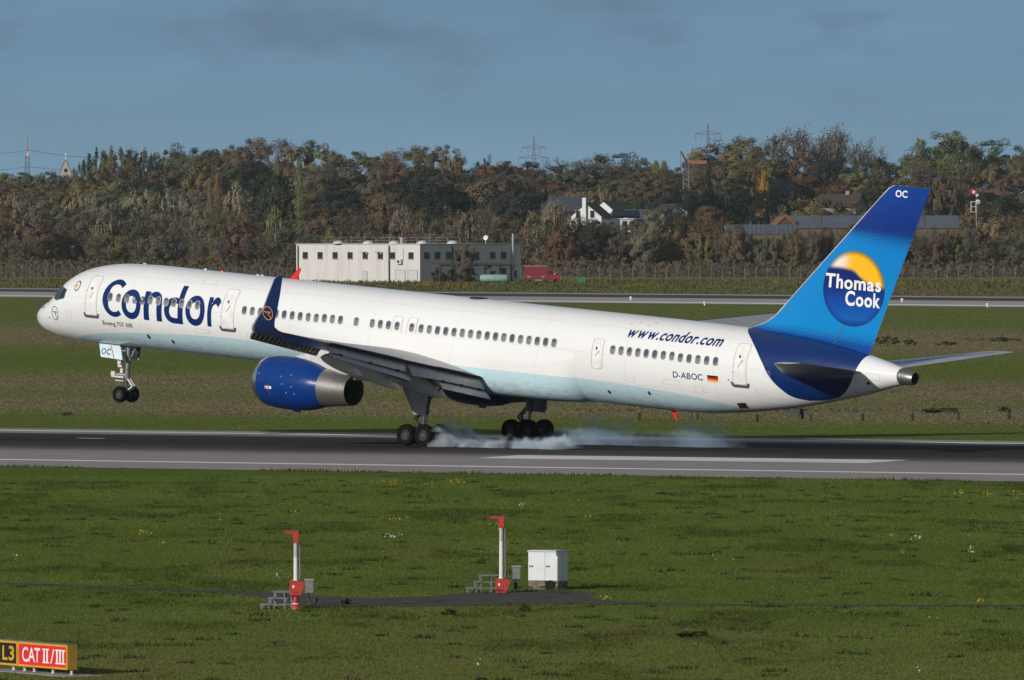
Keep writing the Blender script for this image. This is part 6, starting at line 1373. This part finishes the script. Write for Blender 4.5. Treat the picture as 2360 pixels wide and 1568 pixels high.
# ================================================================ GRASS AND WEEDS
t = NT('grass_blade', .9, spec=.03); at_ = t.n('ShaderNodeAttribute'); at_.attribute_name = 'tint'; t.color(at_.outputs['Color']); BLADE = t.m
def blades(name, X, Y, h, w, col, lean=.35, seed=1, m=None):
    r = np.random.default_rng(seed); n = len(X); a = r.random(n) * 6.283; d = np.stack([np.cos(a), np.sin(a)], 1) * (w * (.6 + .8 * r.random(n)))[:, None]
    l = r.normal(size=(n, 2)) * (h * lean)[:, None]; z0 = np.zeros(n) - .01
    V = np.stack([np.stack([X - d[:, 0], Y - d[:, 1], z0], 1), np.stack([X + d[:, 0], Y + d[:, 1], z0], 1), np.stack([X + l[:, 0], Y + l[:, 1], h], 1)], 1).reshape(-1, 3)
    me = mesh_np(name, V, 3, m or BLADE); at__ = me.attributes.new('tint', 'FLOAT_COLOR', 'POINT')
    c4 = np.concatenate([np.repeat(col, 3, 0), np.ones((3 * n, 1))], 1).astype(np.float32); at__.data.foreach_set('color', c4.ravel())
    return link(name, me)
def lerpc(a, b, f): return np.array(a) * (1 - f)[:, None] + np.array(b) * f[:, None]
def wedge(n, y0, y1, r, pw=1.0):                     # points spread evenly over the ground in view between two distances
    Y = np.sqrt(y0 ** 2 + (y1 ** 2 - y0 ** 2) * r.random(n) ** pw); X = (r.random(n) - .5) * 2 * Y * (1240 / F)
    return X, Y
def off_path(X, Y):                                  # True where there is neither path nor runway
    acr = (X - RW0.x) * RNRM.x + (Y - RW0.y) * RNRM.y
    u = CX + F * X / Y; v = HORIZON + F * EYE / Y * 1.0
    tu, tv = zip(*PATH_T); bu, bv = zip(*reversed(PATH_B))
    return (acr < yn + .10) & ~((v > np.interp(u, tu, tv) - .6) & (v < np.interp(u, bu, bv) + .3))
r = np.random.default_rng(21)
X, Y = wedge(640000, 212, 385, r); k = off_path(X, Y); X, Y = X[k], Y[k]; n = len(X)
patch_ = fbm(X * .16, Y * .16, 5, 4); dry = np.clip((fbm(X * .35, Y * .05, 9, 3) - .52) * 4, 0, 1) * np.clip((330 - Y) / 60, .25, 1); tall = np.clip((fbm(X * .5, Y * .16, 31, 3) - .56) * 7, 0, 1)
col = lerpc((.082, .118, .022), (.120, .156, .034), np.clip((patch_ - .3) * 2.2, 0, 1)); col = col * (1 - dry * .75)[:, None] + np.array((.135, .115, .045)) * (dry * .75)[:, None]
col = col * (1 - tall * .35)[:, None] * (.86 + .28 * r.random(n))[:, None]
g1_ = blades('short_grass', X, Y, (.020 + .022 * r.random(n) + .034 * tall) * (.75 + .5 * patch_), np.full(n, .015), col, 1.1, 2); tag(g1_, 'short mown green grass between the camera and the runway', 'grass', None, 'stuff')
# ragged fringe along the near edge of the runway and dark weed tufts spread through the grass
n = 6000; al_ = (r.random(n) - .5) * 130; ac_ = yn - np.abs(r.normal(size=n)) * .35 + .05; hh = (.025 + .10 * np.clip((fbm(al_ * .25, ac_ * .5, 77, 3) - .42) * 3, 0, 1)) * (.5 + r.random(n))
X = RW0.x + RDIR.x * al_ + RNRM.x * ac_; Y = RW0.y + RDIR.y * al_ + RNRM.y * ac_
fr = blades('edge_weeds', X, Y, hh, np.full(n, .03), lerpc((.045, .065, .016), (.085, .075, .035), r.random(n)), .5, 3); tag(fr, 'ragged weeds along the near edge of the runway', 'weeds', None, 'stuff')
cx_, cy_ = wedge(420, 214, 378, r); k = off_path(cx_, cy_); cx_, cy_ = cx_[k], cy_[k]; q = 46; n = len(cx_) * q; sz = np.repeat(.10 + .26 * r.random(len(cx_)) ** 2, q)
X = np.repeat(cx_, q) + r.normal(size=n) * sz * .75; Y = np.repeat(cy_, q) + r.normal(size=n) * sz * .75; k = off_path(X, Y); hue_ = np.repeat(r.random(len(cx_)), q)
wd = blades('weed_tufts', X[k], Y[k], ((.035 + sz * .36) * (.4 + .8 * r.random(n)))[k], np.full(k.sum(), .022), (lerpc((.030, .050, .014), (.075, .065, .030), np.clip(hue_ * 1.6 - .5, 0, 1)) * (.7 + .6 * r.random(n))[:, None])[k], .6, 4); tag(wd, 'darker weed tufts scattered through the near grass', 'weeds', None, 'stuff')
# wild flowers
def flowers(name, spots, colr, label, seed):
    rr_ = np.random.default_rng(seed); P = []
    for u, v, wpx, n_ in spots:
        n_ = max(4, int(n_ * .7)); c__ = at(u, v); w__ = wpx * c__.y / F / 2; d__ = 2.2 * w__ + .3
        P.append(np.stack([c__.x + rr_.normal(size=n_) * w__ * .55, c__.y + rr_.normal(size=n_) * d__ * .5, .05 + .16 * rr_.random(n_)], 1))
    P = np.concatenate(P); V = quads(P, np.tile([0, -.7, .7], (len(P), 1)), .019, 1.0, rr_)
    o = link(name, mesh_np(name, V, 4, mat(name + '_petal', colr, .8, 0, .2, 20))); return tag(o, label, 'flowers', None, 'stuff')
flowers('yellow_wildflowers', [(684, 1190, 24, 26), (916, 1203, 30, 30), (938, 1200, 16, 16), (328, 1237, 44, 36), (376, 1262, 20, 10), (900, 1121, 40, 40), (985, 1123, 34, 30), (1048, 1116, 40, 36), (1360, 1197, 18, 14), (2054, 1244, 22, 22), (2078, 1279, 20, 16), (2206, 1141, 36, 34), (2280, 1144, 40, 36), (2344, 1144, 24, 20), (1396, 1389, 24, 22), (2258, 1391, 20, 18), (1150, 1222, 40, 12), (760, 1250, 120, 8), (1680, 1300, 200, 10), (500, 1200, 200, 8), (2120, 1430, 160, 8), (880, 1120, 90, 18)], (.50, .33, .015), 'small clumps of yellow flowers in the near grass', 3)
flowers('white_wildflowers', [(905, 1242, 34, 40), (1205, 1171, 22, 18), (2110, 1250, 18, 14), (2238, 1275, 20, 16), (36, 1292, 14, 8), (640, 1336, 14, 10), (1100, 1540, 14, 8), (2115, 1557, 12, 8), (520, 1228, 30, 5), (1330, 1165, 26, 6)], (.55, .54, .50), 'small clumps of white flowers in the near grass', 4)
# rough grass between the two runways and beyond the second
X, Y = wedge(330000, 425, 1120, r, 1.25); acr = (X - RW0.x) * RNRM.x + (Y - RW0.y) * RNRM.y; u = CX + F * X / Y; v = HORIZON + F * EYE / Y
k = (acr > yf + .1) & (v > 710 + (u - 2360) * .0102); X, Y, acr, v = X[k], Y[k], acr[k], v[k]; n = len(X)
b1 = fbm(X * .05, Y * .012, 41, 3); b2 = fbm(X * .25, Y * .06, 43, 3); acr2 = acr + (b1 - .5) * 22; by_, bq_ = zip(*sorted((rl(at(1180, v_)).y, q_) for v_, q_ in BANDS)); rowd = np.interp(acr2, by_, bq_)
dryf = np.clip(rowd * 1.1 + (b2 - .5) * .9, 0, 1); col = lerpc((.100, .130, .032), (.185, .155, .088), dryf); wk = np.clip((b2 - .66) * 6, 0, 1) * (rowd > .3) * .7; col = col * (1 - wk * .5)[:, None] * (.85 + .3 * r.random(n))[:, None]
rg = blades('rough_grass', X, Y, (.022 + .030 * r.random(n) + .10 * wk) * np.interp(rowd, [0, 1], [.6, 1.2]), .030 + .00004 * Y, col, 1.1, 5); tag(rg, 'rough brown and green grass between the two runways', 'grass', None, 'stuff')
n = 46000; Y = 1290 + 350 * r.random(n); X = (r.random(n) - .5) * 2 * Y * (1240 / F); u = CX + F * X / Y; v = HORIZON + F * EYE / Y; k = (v < 663.5 + u * .0087) & (v > 642); X, Y, v = X[k], Y[k], v[k]; n = len(X)
f_ = np.clip(fbm(X * .09, Y * .01, 61, 3) * 1.5 - .35, 0, 1); yel = (fbm(X * .3, Y * .03, 63, 2) > .70) & (v < 662); col = lerpc((.074, .088, .026), (.105, .082, .046), f_); col[yel] = np.array((.17, .12, .020)) * (.6 + .6 * r.random(yel.sum()))[:, None]; col *= (.75 + .5 * r.random(n))[:, None]
fg = blades('far_weeds', X, Y, (.15 + .35 * r.random(n)) * np.interp(v, [645, 652, 660, 672], [.5, 1.4, 1.0, .4]), np.full(n, .17), col, .5, 6); tag(fg, 'yellowish weeds between the second runway and the fence', 'weeds', None, 'stuff')
# single bushes one can pick out
def bush(u, v, wpx, hpx, label, hue, kind='shrub', nm='bush'):
    p = at(u, v); kk = p.y / F; o = thing(nm, label, 'bush', p, 0, 'bushes in the airfield grass'); a = random.random() * 6
    for me, nme in zip(random.choice(PROTO[kind]), ('crown', 'trunk')):
        if nme == 'trunk' and kind == 'shrub': continue
        c = link(nme, me, o); c.scale = (wpx * kk, wpx * kk, hpx * kk * 1.1); c.rotation_euler = (0, 0, a); c.color = (*hue, 1)
bush(2046, 797, 66, 20, 'spiky olive bush right of the fin foot', (.075, .080, .03), 'willow'); bush(2095, 796, 34, 15, 'round green bush beside the spiky one right of the fin', (.05, .075, .022))
bush(2160, 952, 110, 12, 'long dark bush patch behind the wooden posts on the right', (.115, .095, .055)); bush(2312, 950, 40, 15, 'brown bush near the right end of the post row', (.13, .10, .07))
bush(2185, 796, 60, 9, 'low brown bush further right of the fin foot', (.13, .11, .06)); bush(2310, 787, 70, 9, 'flat brown bush right of the tailplane at mid height', (.13, .11, .065))
bush(154, 1388 - 430, 30, 9, 'small dark bush below the nose wheel, left', (.10, .085, .05)); bush(1715, 797, 30, 6, 'small tuft bush under the fin front', (.06, .06, .03))
bush(1037, 1419, 38, 16, 'leafy dark green weed below the path, left of two', (.040, .062, .018)); bush(1207, 1411, 26, 20, 'leafy green weed at the path edge below the cabinet', (.045, .068, .018)); bush(1590, 1469, 96, 14, 'wide dark weed in the grass right of centre', (.040, .052, .016))
bush(1365, 1478, 50, 12, 'pale dry weed in the grass below the cabinet', (.12, .10, .055), 'bare'); bush(632, 1490, 80, 14, 'dry straw weed in the grass right of the sign', (.15, .12, .065), 'bare')
bush(1258, 1366, 90, 15, 'dead brown brush at the foot of the white cabinet', (.085, .060, .042), 'bare'); bush(1290, 1368, 60, 12, 'dry straw tuft at the right foot of the cabinet', (.16, .125, .08), 'bare'); bush(728, 1396, 30, 17, 'dry brown tuft right of the nearer post', (.09, .07, .045), 'bare'); bush(800, 1393, 24, 12, 'small dark weed growing on the path', (.055, .055, .022))
bush(1150, 1369, 40, 10, 'dry tuft at the foot of the far post', (.11, .085, .05), 'bare'); bush(1175, 1398, 60, 10, 'straw coloured tuft on the lower path edge', (.15, .12, .07), 'bare')
#--END--
